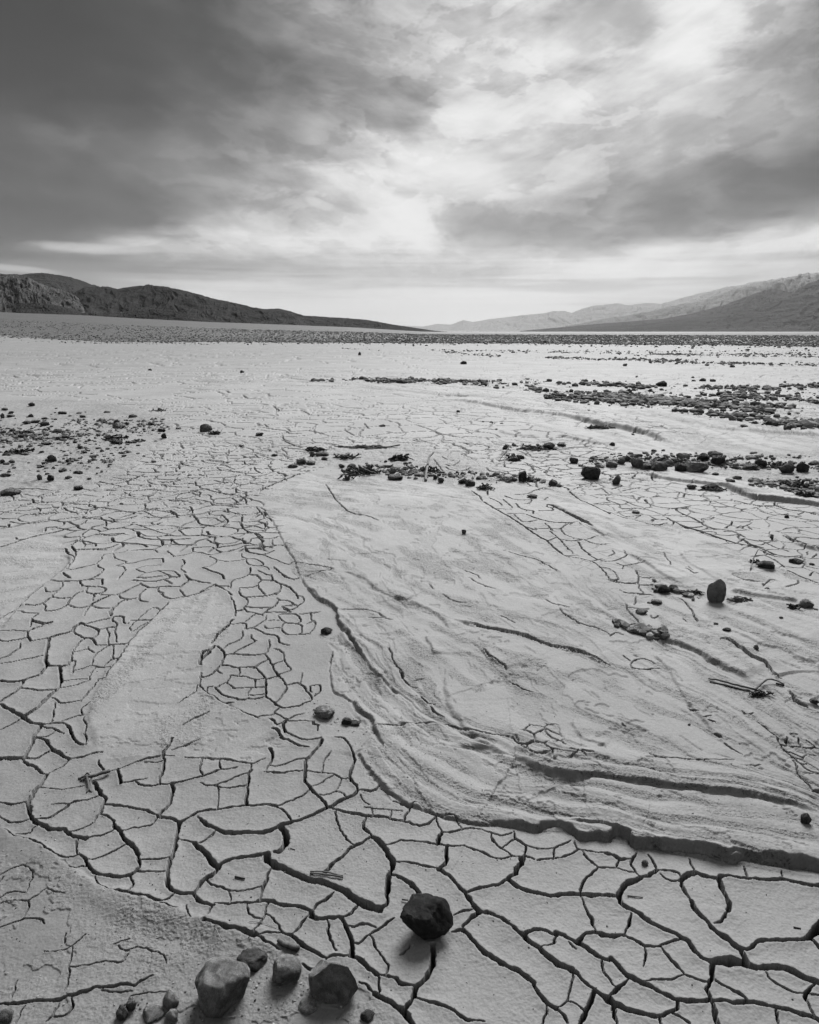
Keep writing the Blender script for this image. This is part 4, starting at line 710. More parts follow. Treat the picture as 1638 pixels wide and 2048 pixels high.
stone(960, 1322, 165, 108, Cb, 'm', label='rounded grey stone half sunk in rough mud at the left foot of the mud flow', shape=2, hi=True)
stone(1145, 1365, 90, 60, Cb, 'd', label='left one of two small dark stones right of the sunken grey stone', shape=3)
stone(1210, 1372, 85, 42, Cb, 'd', label='right one of two small dark stones right of the sunken grey stone', shape=1)
stone(985, 660, 95, 62, Cb, 'd', label='small flat dark stone in the hollow below the dark ledge of the mud flow', shape=5)
stone(850, 422, 152, 180, Cd, 'm', label='tall upright grey stone standing alone on the mud flow at right', mesh=rock_mesh('stone', 558, 5, ang=.3, dims=(1, 1, 1), mat=M_LT, nz=.10, cut=.8), rot=.15, hi=True, depth=.6)
stone(440, 346, 95, 72, Cd, 'd', label='dark wedge stone, left of the dark pair left of the tall upright stone', shape=0)
stone(512, 337, 85, 62, Cd, 'd', label='dark block, right of the dark pair left of the tall upright stone', shape=3)
stone(370, 336, 42, 32, Cd, 'l', label='small pale stone left of the dark pair left of the tall upright stone', shape=2)
stone(380, 431, 85, 32, Cd, 'm', label='flat grey slab below the dark pair of stones', shape=4)
stone(318, 426, 38, 16, Cd, 'l', label='thin pale chip left of the flat grey slab', shape=5, cat_='stone')
stone(262, 512, 95, 34, Cd, 'm', label='flat grey stone on the finely cracked mud below the flat slab', shape=1)
stone(220, 662, 135, 62, Cd, 'm', label='wide low muddy stone at the head of a dark ledge on the mud flow', shape=6, hi=True)
stone(925, 656, 66, 32, Cd, 'd', label='oval dark pebble below and right of the tall upright stone', shape=2)
stone(838, 592, 38, 20, Cd, 'd', label='tiny dark pebble between the tall upright stone and the oval pebble', shape=1)
stone(1150, 806, 48, 45, Cd, 'm', label='small round stone beside a dark flake right of the curved ledge', shape=2)
stone(1240, 152, 135, 72, Cd, 'd', label='dark rugged stone beside a pale stick near the right edge', shape=0)
stone(1480, 112, 110, 48, Cd, 'd', label='dark crumbly stone on cracked mud, right of the rugged stone with the stick', shape=5)
stone(1590, 119, 42, 15, Cd, 'd', label='little flat dark stone furthest right of the crumbly dark stone', shape=3)
stone(1555, 457, 112, 76, Cd, 'l', label='pale rounded stone near the right edge, level with the tall upright stone', shape=6, hi=True)
stone(1620, 472, 32, 15, Cd, 'l', label='tiny pale pebble just right of the pale rounded stone')
stone(1237, 319, 38, 18, Cd, 'm', label='small oval pebble right of the tall upright stone', shape=2)
stone(1208, 278, 30, 10, Cd, 'd', label='flat black chip above the small oval pebble', shape=5)
stone(1345, 552, 34, 12, Cd, 'd', label='flat dark pebble between the pale rounded stone and the oval dark pebble', shape=4)
stone(625, 1386, 24, 18, Cd, 'd', label='tiny dark pebble alone on the lower right part of the mud flow')
stone(1610, 1225, 70, 45, Cd, 'd', label='dark crumbly stone at the right edge below the forked branch', shape=3)
# centre and right, middle distance
for a in ((460, 438, 65, 28, 'd', 'dark block on the cracked mud left of the root litter'), (580, 592, 52, 20, 'd', 'black flat stone left of the root litter'), (720, 686, 82, 28, 'm', 'low grey stone at the left end of the root litter'), (783, 656, 82, 50, 'm', 'grey stone leaning among the roots at the left end of the litter'),
          (875, 596, 45, 40, 'm', 'upright little stone behind the left end of the root litter'), (945, 600, 112, 30, 'm', 'long flat stone behind the left end of the root litter'), (970, 626, 56, 24, 'd', 'small dark stone in front of the long flat stone'), (855, 662, 85, 36, 'm', 'muddy grey lump between the leaning stone and the bare sand'), (1105, 692, 52, 30, 'm', 'small stone at the left foot of the dark root tangle'),
          (1180, 702, 72, 42, 'd', 'dark stone under the roots in the middle of the litter'), (1500, 732, 66, 44, 'm', 'smooth grey stone right of the dark root tangle'), (1520, 783, 125, 42, 'm', 'wide flat stone below the root tangle at the head of the mud flow'), (1420, 364, 52, 20, 'm', 'small stone alone on the cracked plain above the litter'), (320, 517, 42, 14, 'm', 'flat pebble on the cracked plain left of the litter')):
    stone(*a[:4], Bb, a[4], label=a[5])
for a in ((28, 636, 62, 28, 'd', 'dark stone in the twigs above the head of the mud flow'), (80, 657, 32, 12, 'd', 'flat black pebble right of the dark stone in the twigs'), (185, 712, 62, 40, 'd', 'dark stone left of the bent pale branch'), (258, 712, 45, 32, 'd', 'dark stone right of the bent pale branch'), (275, 777, 36, 30, 'd', 'small black stone left of the cube-like stone'),
          (320, 802, 52, 44, 'm', 'cube-like grey stone at the head of the mud flow'), (490, 812, 76, 48, 'd', 'left dark stone of the close pair at the head of the mud flow'), (550, 827, 82, 54, 'd', 'right dark stone of the close pair at the head of the mud flow'), (825, 542, 62, 42, 'm', 'grey stone at the left end of the far twig row'), (885, 634, 85, 38, 'm', 'low grey stone by the pale forked stick'),
          (945, 617, 58, 32, 'm', 'grey stone right of the pale forked stick'), (1165, 543, 98, 56, 'd', 'dark lumpy stone at the right end of the far twig row'), (1265, 522, 72, 32, 'm', 'grey oval stone furthest right in the far twig row'), (958, 794, 66, 84, 'd', 'dark upright stone resting against a rounded pale one'), (1026, 792, 76, 42, 'm', 'rounded grey stone touching the dark upright stone'),
          (1200, 822, 72, 54, 'm', 'grey stone at the tip of the narrow mud tongue'), (1245, 832, 46, 26, 'm', 'small stone leaning at the right of the tongue-tip stone'), (1035, 922, 88, 34, 'm', 'flat oval stone lying on the cracked lane'), (1360, 652, 72, 48, 'd', 'dark blunt stone up left of the big triangular stone'), (1498, 777, 152, 108, 'd', 'big dark triangular stone standing on the cracked plain'),
          (1412, 674, 40, 16, 'm', 'flat pebble between the blunt and the triangular stone'), (500, 1204, 38, 38, 'm', 'single small pebble on the smooth upper mud flow'), (1570, 684, 82, 30, 'm', 'low muddy stone behind the big triangular stone'), (715, 334, 26, 13, 'd', 'middle one of three dark pebbles in a row on the far mud'), (650, 329, 22, 10, 'd', 'left one of three dark pebbles in a row on the far mud'),
          (795, 343, 26, 8, 'm', 'right one of three dark pebbles in a row on the far mud'), (752, 387, 24, 8, 'd', 'tiny dark pebble below the row of three'), (455, 250, 30, 18, 'm', 'grey pebble alone at the foot of the far bank'), (1475, 250, 22, 8, 'm', 'tiny pebble on the smooth far mud flow'), (1130, 724, 20, 10, 'd', 'tiny dark pebble between the upright pair and the triangular stone')):
    stone(*a[:4], Bc, a[4], label=a[5], hi=a[2] > 120)
for a in ((62, 816, 82, 80, 'l', 'pale cube-shaped stone standing apart right of the triangular stone'), (30, 680, 92, 56, 'l', 'pale slab at the left end of the stone row'), (100, 662, 62, 46, 'l', 'pale stone second from the left end of the stone row'), (145, 642, 56, 46, 'm', 'dark-sided stone behind the pale ones at the left of the row'), (225, 688, 104, 76, 'm', 'large rounded grey stone in the left part of the stone row'),
          (300, 702, 88, 52, 'm', 'grey pointed stone before the large rounded one in the row'), (225, 612, 102, 30, 'd', 'flat dark slab behind the large rounded stone'), (410, 714, 150, 80, 'm', 'long grey boulder in the left half of the stone row'), (468, 670, 82, 56, 'l', 'pale pointed stone behind the long grey boulder'), (572, 715, 98, 68, 'd', 'dark wedge stone left of the biggest boulder of the row'),
          (615, 662, 56, 30, 'l', 'pale flat stone on top of the gap behind the dark wedge'), (700, 724, 182, 90, 'm', 'biggest smooth grey boulder of the stone row'), (590, 632, 112, 62, 'm', 'grey boulder at the back of the row behind the dark wedge'), (745, 642, 108, 66, 'd', 'dark boulder behind the biggest smooth one'), (842, 596, 122, 48, 'd', 'blackest round-topped boulder, topmost of the row'),
          (860, 670, 108, 78, 'd', 'dark boulder with a pale face right of the biggest one'), (792, 672, 48, 26, 'd', 'small dark stone squeezed beside the biggest boulder'), (975, 632, 66, 30, 'd', 'dark low stone in the middle of the row right of the blackest one'), (1000, 697, 68, 28, 'd', 'flat dark stone below the low dark one'), (1030, 612, 62, 20, 'd', 'thin dark slab behind the low dark stone'),
          (1115, 707, 114, 52, 'm', 'grey sloping stone in the right half of the row'), (1125, 573, 44, 18, 'd', 'small dark stone alone behind the row'), (1120, 614, 88, 28, 'm', 'flat grey stone behind the sloping one'), (1198, 681, 94, 68, 'd', 'dark round stone right of the sloping grey one'), (1400, 730, 120, 88, 'm', 'large dark-grey boulder near the right end of the row'),
          (1525, 725, 106, 84, 'd', 'black boulder at the right end of the row'), (1615, 668, 95, 42, 'm', 'grey stone cut by the right edge, end of the row'), (1430, 652, 52, 24, 'm', 'small stone behind the large dark-grey boulder'), (955, 812, 76, 30, 'm', 'low oval stone on the pale bank below the row'), (838, 745, 62, 16, 'd', 'flat dark stone under the biggest boulder of the row'),
          (1010, 782, 72, 30, 'l', 'pale flat stone right of the oval one on the bank'), (655, 848, 86, 40, 'm', 'half-buried grey stone at the edge of the cracked lane'), (800, 856, 145, 36, 'd', 'long dark half-buried stone at the edge of the cracked lane'), (355, 562, 44, 20, 'd', 'small dark stone behind the left half of the row, left of two'), (425, 556, 38, 16, 'd', 'small dark stone behind the left half of the row, right of two'),
          (28, 512, 44, 28, 'd', 'dark stone on the mud behind the left end of the row'), (1270, 602, 34, 22, 'd', 'small dark upright stone behind the right half of the row'), (1392, 1080, 38, 26, 'd', 'dark pebble on the cracked mud at far right'), (215, 1046, 62, 20, 'm', 'flat pebble on cracked mud below the cube-shaped stone'), (190, 432, 26, 8, 'd', 'dark chip below the far bank at right'),
          (975, 332, 66, 38, 'm', 'mound-like grey stone on the far bank'), (1140, 357, 50, 24, 'm', 'grey stone right of the mound-like one'), (1062, 392, 60, 24, 'm', 'low grey stone below the mound-like one'), (1252, 368, 68, 36, 'd', 'dark stone on the far bank right of the mound-like one'), (1402, 412, 66, 42, 'm', 'grey stone near the right edge on the far bank'),
          (1585, 346, 40, 18, 'd', 'dark flat stone high on the far bank at the right edge'), (1522, 405, 50, 20, 'm', 'flat stone right of the grey one on the far bank'), (910, 182, 44, 32, 'd', 'dark pointed stone rising out of the far gravel'), (325, 93, 34, 22, 'd', 'dark stone alone above the far gravel'), (36, 166, 42, 24, 'l', 'pale stone at the left end of the far gravel')):
    stone(*a[:4], Bd, a[4], label=a[5], hi=a[2] > 145)
LG = 'stones scattered in the gravelly patch at left'
LL = {7: 'large half-buried muddy stone at the left edge below the gravelly patch', 12: 'oval grey stone at the left edge, above the half-buried one', 30: 'rounded grey stone with black one behind it, right part of the gravelly patch'}
for k, a in enumerate(((238, 205, 50, 28, 'd'), (25, 240, 55, 22, 'd'), (80, 262, 45, 20, 'm'), (12, 300, 40, 40, 'm'), (70, 290, 60, 25, 'm'), (478, 270, 65, 25, 'd'), (235, 295, 40, 28, 'm'), (60, 905, 150, 62, 'm'), (335, 355, 75, 38, 'm'), (195, 345, 70, 30, 'd'), (260, 335, 80, 25, 'm'), (85, 402, 50, 25, 'd'), (30, 755, 82, 32, 'm'), (165, 455, 75, 32, 'd'), (215, 410, 70, 28, 'm'), (350, 402, 40, 26, 'd'), (435, 420, 90, 34, 'd'), (312, 465, 85, 30, 'm'), (355, 440, 50, 20, 'm'), (505, 460, 70, 35, 'm'),
          (450, 468, 35, 26, 'd'), (345, 505, 80, 32, 'm'), (25, 495, 60, 28, 'd'), (180, 585, 65, 28, 'm'), (40, 595, 70, 28, 'd'), (318, 572, 40, 18, 'd'), (620, 540, 48, 28, 'd'), (400, 645, 75, 58, 'd'), (525, 648, 38, 26, 'd'), (40, 670, 50, 22, 'm'), (915, 378, 102, 48, 'm'), (85, 640, 50, 25, 'd'), (10, 640, 40, 30, 'd'), (465, 715, 48, 26, 'd'), (15, 412, 45, 22, 'd'), (305, 785, 50, 45, 'm'), (392, 795, 56, 48, 'd'), (598, 860, 76, 38, 'd'), (340, 305, 50, 18, 'd'), (790, 320, 50, 24, 'm'), (905, 345, 60, 38, 'd'),
          (985, 355, 35, 24, 'd'), (840, 465, 62, 38, 'm'), (895, 500, 105, 32, 'd'), (1000, 495, 60, 22, 'm'), (1255, 405, 62, 30, 'd'), (1275, 458, 48, 42, 'd'), (940, 575, 55, 20, 'm'), (1600, 405, 104, 62, 'm'), (1175, 355, 52, 24, 'd'), (650, 580, 50, 18, 'd'), (600, 730, 80, 20, 'd'), (525, 775, 55, 20, 'd'), (690, 778, 36, 16, 'd'), (943, 975, 32, 16, 'd'), (830, 258, 50, 12, 'm'), (1030, 298, 72, 18, 'd'), (1390, 382, 50, 14, 'm'), (640, 295, 50, 20, 'd'), (610, 265, 42, 12, 'd'), (130, 450, 30, 16, 'd'), (1045, 492, 36, 12, 'd'))):
    sp_ = {7: LL[7], 12: LL[12], 30: LL[30], 35: 'left one of two block-like stones below the gravelly patch', 36: 'right, darker one of two block-like stones below the gravelly patch', 37: 'dark broken stone on the edge of the cracked plain at left', 46: 'black upright stone at the right end of the gravelly patch', 48: 'lone rounded grey stone with dry grass beside it, on the cracked plain', 54: 'tiny dark stone alone on the big cracked plates at left', 27: 'black jagged stone in the lower part of the gravelly patch', 43: 'long dark oval stone in the right part of the gravelly patch', 0: 'topmost dark stone of the gravelly patch', 26: 'small dark triangular stone on bare mud below the gravelly patch'}.get(k)
    stone(*a[:4], Ba, a[4], label=sp_ or ('small dark stone half sunk in the gravelly patch at left' if a[4] == 'd' else 'small mid-grey stone half sunk in the gravelly patch at left'), group=None if sp_ else LG)
# far single stones
for a in ((484, 746, 9, 5, 'black dot-like stone alone on the far pale plain at left'), (299, 741, 7, 4, 'tiny dark stone left of the black dot-like one on the far plain'), (719, 711, 6, 7, 'tiny dark upright stone alone on the far plain at the centre'), (927, 729, 14, 6, 'dark low stone alone on the far plain right of the centre'), (1251, 732, 9, 5, 'dark stone left below the far stone stripes'), (1407, 762, 14, 6, 'left dark stone of three on the far plain at right'), (1427, 763, 12, 5, 'right dark stone of three on the far plain at right'), (1388, 762, 8, 3, 'smallest dark stone of three on the far plain at right'), (1325, 773, 22, 11, 'lumpy dark stone at the left of the three on the far plain'), (1466, 735, 10, 5, 'dark stone in the lower far stone stripe'), (1496, 701, 10, 3, 'dark stone before the stony belt at right')):
    stone(*a[:4], None, 'd', label=a[4])
print('named stones', nst[0])

lap('stones')
# --- stones beyond counting: one mesh of many small rocks each
def rock_field(name, label, pts, size, mat, sd, kindr='stuff', emb=.3):
    r = np.random.default_rng(sd); n = len(pts)
    bm = bmesh.new(); bmesh.ops.create_icosphere(bm, subdivisions=1, radius=.5)
    v0 = np.array([v.co[:] for v in bm.verts]); f0 = np.array([[v.index for v in f.verts] for f in bm.faces]); bm.free()
    nv = len(v0)
    vv = v0[None] * r.uniform(.72, 1.2, (n, nv, 1))
    sc = np.stack([r.uniform(.8, 1.5, n), r.uniform(.7, 1.2, n), r.uniform(.45, .95, n)], -1) * size[:, None]
    vv = vv * sc[:, None, :]
    a = r.uniform(0, 6.28, n); ca, sa_ = np.cos(a)[:, None], np.sin(a)[:, None]
    xx = vv[..., 0] * ca - vv[..., 1] * sa_; yy = vv[..., 0] * sa_ + vv[..., 1] * ca
    zz = vv[..., 2] + (size * (.5 - emb) * .8)[:, None]
    V_ = np.stack([xx + pts[:, 0:1], yy + pts[:, 1:2], zz + pts[:, 2:3]], -1).reshape(-1, 3)
    F_ = (f0[None] + (np.arange(n) * nv)[:, None, None]).reshape(-1, 3)
    me = mesh_np(name, V_, F_, mat, False)
    at = me.attributes.new('shade', 'FLOAT', 'POINT'); at.data.foreach_set('value', np.repeat(r.uniform(0, 1, n) ** 1.4, nv).astype(np.float32))
    return tag(link(name, me), label, kind=kindr)
def field_mat():
    N = NT('gravel_stone'); p = N.coord(); sh = N.attr('shade')
    a = N.noise(p, 18, 3, .6)
    v = N.math('MULTIPLY', N.mr(sh, 0., 1., .15, .6, 'LINEAR'), N.mr(a, .3, .7, .8, 1.2))
    return N.surf(v, .9, None, .2)
GM = field_mat()
def zgrid(xs, ys):
    r = np.clip(np.searchsorted(YR, ys) - 1, 0, NR - 2); w_ = np.maximum(ys + CC, .9)
    c = np.clip(np.searchsorted(U, xs / w_) - 1, 0, NC - 2); return Z[r, c]
def scatter_px(strips, n, sd, s0, s1, power=3.):
    """stones along stripes given as (x0, y0, x1, y1, thickness, weight) on the photo, placed on the ground"""
    r = np.random.default_rng(sd); wt = np.array([q[5] for q in strips], float); wt /= wt.sum()
    k = r.choice(len(strips), n, p=wt); S_ = np.array([q[:5] for q in strips], float)[k]
    t = r.uniform(0, 1, n)
    px_ = S_[:, 0] + (S_[:, 2] - S_[:, 0]) * t; py_ = S_[:, 1] + (S_[:, 3] - S_[:, 1]) * t + r.normal(0, 1, n) * S_[:, 4] * .5
    xs = (px_ - 819) / F; yc = (1024 - py_) / F; zz = np.minimum(-sT + yc * cT, -.006); tt = -HC / zz
    X_, Y_ = xs * tt, (cT + yc * sT) * tt
    cl = fbm(X_ * .5, Y_ * .35, sd + 3, 3)
    ok = cl > r.uniform(-.35, .25, n)
    X_, Y_ = X_[ok], Y_[ok]; m = len(X_)
    sz = s0 + (s1 - s0) * r.uniform(0, 1, m) ** power
    return np.stack([X_, Y_, zgrid(X_, Y_)], -1), sz
P_, S_ = scatter_px([(820, 762, 1160, 778, 5, 2), (1040, 770, 1300, 800, 14, 6), (1090, 795, 1330, 806, 9, 5), (1180, 790, 1420, 812, 9, 5), (1300, 800, 1540, 822, 9, 6), (1440, 795, 1800, 806, 9, 6), (1480, 812, 1800, 822, 5, 2), (1350, 826, 1700, 860, 8, 3), (1560, 772, 1900, 780, 6, 4), (1400, 776, 1560, 779, 3, 1), (1160, 766, 1300, 776, 5, 2), (1530, 850, 1900, 862, 8, 3), (1250, 775, 1900, 830, 25, 5)], 14000, 5, .012, .15, 4.5)
rock_field('gravel', 'dark gravel stripes on the mud plain at right', P_, S_, GM, 6)
P_, S_ = scatter_px([(620, 761, 830, 764, 2.5, 2), (700, 758, 1000, 764, 3, 2), (1250, 708, 1900, 716, 3, 5), (1090, 715, 1400, 722, 2.5, 4), (1300, 724, 1900, 733, 3, 5), (850, 700, 1250, 706, 3, 2), (1100, 703, 1900, 703, 3, 2), (1290, 707, 1900, 712, 2, 4), (890, 704, 1000, 712, 3, 1.2), (150, 685, 420, 690, 2, .8), (-100, 683, 400, 686, 2, .8), (680, 697, 760, 700, 1, .3)], 6500, 15, .04, .17)
rock_field('gravel', 'thin far stripes of dark stones crossing the plain', P_, S_, GM, 16)
# stony belt in front of the hills
r = np.random.default_rng(77); n = 60000
azs = np.radians(r.uniform(-37, 37, n)); b0 = np.interp(np.degrees(azs), [-40, -31, -27, -24, -8, 0, 40], [140, 125, 112, 95, 84, 80, 66])
rr = b0 * (1 + r.uniform(0, 1, n) ** 1.7 * 2.6 - np.abs(r.normal(0, .10, n)) * (r.uniform(0, 1, n) < .25))
X_, Y_ = np.sin(azs) * rr, np.cos(azs) * rr
ok = fbm(X_ * .08, Y_ * .03, 81, 3) > r.uniform(-.6, .1, n) - .3 * (rr / b0 - 1.02 > 0)
X_, Y_, rr = X_[ok], Y_[ok], rr[ok]
sz = (.08 + .30 * r.uniform(0, 1, len(X_)) ** 4) * (rr / 110) ** .5
rock_field('gravel', 'wide belt of dark and pale boulders across the plain before the hills', np.stack([X_, Y_, zgrid(X_, Y_)], -1), sz, GM, 78)
# grit round the stone groups
P_, S_ = scatter_px([(-200, 835, 330, 845, 16, 4), (-200, 870, 330, 875, 22, 9), (-200, 850, 330, 900, 30, 8), (-200, 915, 230, 915, 26, 6), (150, 845, 340, 850, 12, 2), (600, 915, 700, 925, 12, 2), (660, 930, 860, 945, 12, 3), (800, 945, 1010, 955, 8, 3), (1180, 920, 1640, 935, 8, 5), (1500, 965, 1640, 985, 10, 3), (1200, 910, 1640, 915, 6, 2), (980, 950, 1090, 962, 5, 1), (1300, 1170, 1400, 1200, 10, 1), (1230, 1250, 1330, 1275, 8, 1), (1560, 965, 1900, 990, 10, 3), (1300, 800, 1900, 800, 3, 1), (1010, 893, 1120, 898, 4, .6)], 22000, 25, .003, .055, 4.)
rock_field('gravel', 'fine grit and small stones around the stone groups', P_, S_, GM, 26)
P_, S_ = scatter_px([(220, 2010, 800, 2030, 45, 3), (380, 1960, 700, 1990, 40, 3), (600, 1400, 740, 1480, 30, 2), (640, 1270, 700, 1300, 14, 1), (0, 2000, 700, 2030, 60, 2)], 1500, 35, .0012, .006, 3)
rock_field('gravel', 'fine crumbs of mud around the foreground stones', P_, S_, GM, 36)
P_, S_ = scatter_px([(0, 1500, 1638, 1500, 300, 2), (0, 1750, 1638, 1800, 300, 4), (0, 1300, 1638, 1300, 200, 1), (700, 1500, 1600, 1600, 60, 2)], 3800, 45, .0010, .0045, 3)
rock_field('gravel', 'tiny crumbs scattered thinly over the cracked plates', P_, S_, GM, 46)

lap('fields')
WD = wood_material('grey_wood', .20); WP = wood_material('bleached_wood', .42); WK = wood_material('dark_wood', .07)
def tube(bm, pts, r0, r1, sides=7, jit=.15, rg=rnd):
    prev = None; n = len(pts)
    for i, p in enumerate(pts):
        p = Vector(p); d = Vector(pts[min(i + 1, n - 1)]) - Vector(pts[max(i - 1, 0)])
        if d.length < 1e-9: d = Vector((1, 0, 0))
        q = d.to_track_quat('Z', 'Y'); r_ = r0 + (r1 - r0) * i / (n - 1)
        ring = [bm.verts.new(p + q @ Vector((math.cos(2 * math.pi * k / sides) * r_ * (1 + rg.uniform(-jit, jit)), math.sin(2 * math.pi * k / sides) * r_ * (1 + rg.uniform(-jit, jit)), 0))) for k in range(sides)]
        if prev:
            for k in range(sides): bm.faces.new((prev[k], prev[(k + 1) % sides], ring[(k + 1) % sides], ring[k]))
        else: bm.faces.new(ring[::-1])
        prev = ring
    bm.faces.new(prev)
def densify(P, k=4): return smooth_poly(np.array(P, float), k)
def stick(name, label, T, strands, mat, cat_='stick', lift=.3, group=None):
    """strands: (radius mm at start, at end, [(x, y, height mm)...]) in pixels of tile T"""
    pts0 = [g(T[0] + a[0] / T[2], T[1] + a[1] / T[2]) for a in strands[0][2]]
    ox, oy = pts0[0]; oz = zat(ox, oy); bm = bmesh.new()
    for r0, r1, q in strands:
        P3 = []
        for a in q:
            X_, Y_ = g(T[0] + a[0] / T[2], T[1] + a[1] / T[2])
            P3.append((X_ - ox, Y_ - oy, zat(X_, Y_) - oz + (a[2] if len(a) > 2 else 0) * .001 + min(r0, r1) * .001 * lift))
        P3 = densify(P3, 4)
        P3 = P3 + RNG.normal(0, 1, P3.shape) * r1 * .00015
        tube(bm, P3, r0 * .001, r1 * .001)
    me = bpy.data.meshes.new(name); bm.to_mesh(me); bm.free(); me.materials.append(mat)
    me.polygons.foreach_set('use_smooth', np.full(len(me.polygons), True))
    o = link(name, me); o.location = (ox, oy, oz); return tag(o, label, cat_, group)
stick('dead_root', 'gnarled grey root stub lying over a crack in the left foreground', T0_, [(3, 6, [(585, 218, 0), (640, 215, 6), (690, 225, 10), (760, 205, 12), (822, 180, 8)]), (5, 2, [(650, 215, 8), (660, 250, 4), (665, 290, 2), (650, 325, 0)]), (4, 2, [(655, 200, 10), (640, 225, 6), (600, 235, 1)]), (3, 1.5, [(690, 215, 8), (670, 300, 3), (690, 322, 0)]), (3, 2, [(640, 210, 8), (660, 205, 13), (680, 215, 7)])], WD, 'root')
stick('twig', 'split grey twig lying across the wide crack in the foreground', T1_, [(2.2, 2.4, [(822, 940, 2), (900, 945, 3), (980, 955, 4), (1070, 966, 3)]), (1.6, 1.8, [(825, 932, 5), (920, 935, 6), (1000, 948, 6), (1068, 960, 5)])], WD, 'twig')
stick('wood_chip', 'short dark chip of wood on a plate left of the widest crack', T1_, [(2.4, 2., [(260, 955, 2), (335, 968, 2)])], WK, 'wood chip')
stick('wood_chip', 'tiny dark chip on the plate above the split twig', T1_, [(1.2, .8, [(675, 742, 1), (710, 750, 1)])], WK, 'wood chip')
stick('wood_chip', 'thick stub of grey wood lying just behind the foreground stones', T1_, [(5, 7, [(590, 1440, 4), (640, 1475, 5), (690, 1490, 5), (742, 1500, 4)])], WD, 'wood chip')
stick('straw', 'thin pale straw leaning on the speckled boulder', T1_, [(.9, .7, [(95, 1325, 2), (120, 1390, 10), (150, 1480, 25), (180, 1560, 40), (212, 1612, 62)])], WP, 'straw')
stick('straw', 'thin pale straw lying over a narrow crack in the foreground', T1_, [(.6, .5, [(370, 1290, 2), (480, 1300, 2), (600, 1350, 1)])], WP, 'straw')
stick('straw', 'short pale straw at the bottom edge before the speckled boulder', T1_, [(1.2, 1.2, [(175, 2005, 2), (270, 1998, 2)])], WP, 'straw')
stick('twig', 'small dark twig at the bottom end of the cracked plates below the mud flow', T1_, [(1.0, .8, [(1225, 430, 1), (1300, 445, 2), (1375, 445, 1)])], WK, 'twig')
stick('twig', 'short brown twig beside a wide crack at right in the foreground', T3_, [(1.2, 1., [(205, 1098, 1), (320, 1106, 1)])], WK, 'twig')
stick('wood_chip', 'dark chip lying on the largest plate at the right edge', T3_, [(2.2, 1.4, [(1445, 1330, 1), (1500, 1342, 1)])], WK, 'wood chip')
stick('twig', 'dark twig sticking out behind the large dark stone', T2_, [(1.8, 1.5, [(15, 1128, 3), (60, 1138, 4)])], WK, 'twig')
stick('straw', 'tiny white straw bridging the wide crack at lower right', T3_, [(1.2, 1.2, [(980, 1473, 3), (1025, 1465, 3)])], WP, 'straw')
stick('fallen_branch', 'forked weathered branch lying on the mud flow at right', Cd, [(3, 4, [(775, 1025, 4), (850, 1040, 8), (1000, 1075, 8), (1135, 1105, 6)]), (3, 3, [(785, 1045, 2), (900, 1065, 3), (1010, 1090, 2), (1100, 1105, 2)]), (4, 2.5, [(1135, 1105, 4), (1170, 1075, 10), (1230, 1045, 14), (1290, 1042, 12), (1365, 1062, 6)]), (2, 1.5, [(1150, 1100, 3), (1220, 1110, 2)])], WD, 'branch')
stick('fallen_branch', 'stub of dark driftwood at the tip of the forked branch', Cd, [(4, 4, [(1300, 1055, 4), (1365, 1068, 4)])], WK, 'branch')
stick('stick', 'pale stick leaning beside the dark rugged stone near the right edge', Cd, [(3.5, 2.5, [(1105, 155, 0), (1120, 115, 30), (1150, 95, 75)]), (2, 1.5, [(1100, 165, 0), (1110, 130, 5)])], WP)
stick('stick', 'bent bleached branch standing at the head of the mud flow', Bc, [(12, 11, [(200, 790, 0), (203, 765, 20), (215, 720, 60)]), (11, 8, [(213, 722, 60), (230, 690, 110), (262, 676, 140)])], WP)
stick('stick', 'pale forked stick standing on the cracked plain', Bc, [(7, 6, [(818, 680, 0), (816, 650, 40), (825, 625, 85)]), (6, 4, [(823, 630, 80), (840, 615, 110), (862, 605, 115)]), (4, 3, [(825, 627, 80), (790, 632, 40), (775, 634, 0)])], WP)
stick('stick', 'thin pale stick by the dark upright stone', Bc, [(5, 4, [(905, 790, 0), (915, 775, 30), (935, 765, 60)])], WP)
def brush(label, T, cx, cy, w, h, n, mat, rmm=3., up=.5, seed=1, name='brush_pile'):
    rg = random.Random(seed); X0, Y0 = g(T[0] + cx / T[2], T[1] + (cy + h * .4) / T[2]); m = depth_of(Y0) / F / T[2]
    ww = w * m; dd = min(h * m * Y0 / HC * .5, ww * .6) ; hh = h * m * up; z0 = zat(X0, Y0); bm = bmesh.new()
    for k in range(n):
        a = rg.gauss(0, .55) + (math.pi if rg.random() < .5 else 0); L = ww * rg.uniform(.12, .42)
        x0, y0 = rg.gauss(0, .24) * ww, rg.gauss(0, .3) * dd; zz = rg.uniform(0, .8) * hh
        x0 = max(-ww * .5, min(ww * .5, x0)); pts = []
        for i in range(5):
            f = i / 4; pts.append((x0 + math.cos(a) * L * (f - .5) + rg.gauss(0, .03) * L * 2, y0 + math.sin(a) * L * (f - .5) + rg.gauss(0, .03) * L * 2, max(.001, zz * (1 - f * .8) + rg.gauss(0, .05) * hh)))
        r_ = rmm * .001 * rg.uniform(.4, 1.3); tube(bm, densify(pts, 2), r_, r_ * .5, 5, .15, rg)
    me = bpy.data.meshes.new(name); bm.to_mesh(me); bm.free(); me.materials.append(mat)
    o = link(name, me); o.location = (X0, Y0, z0); return tag(o, label, 'brush pile', 'piles of dry twigs and roots')
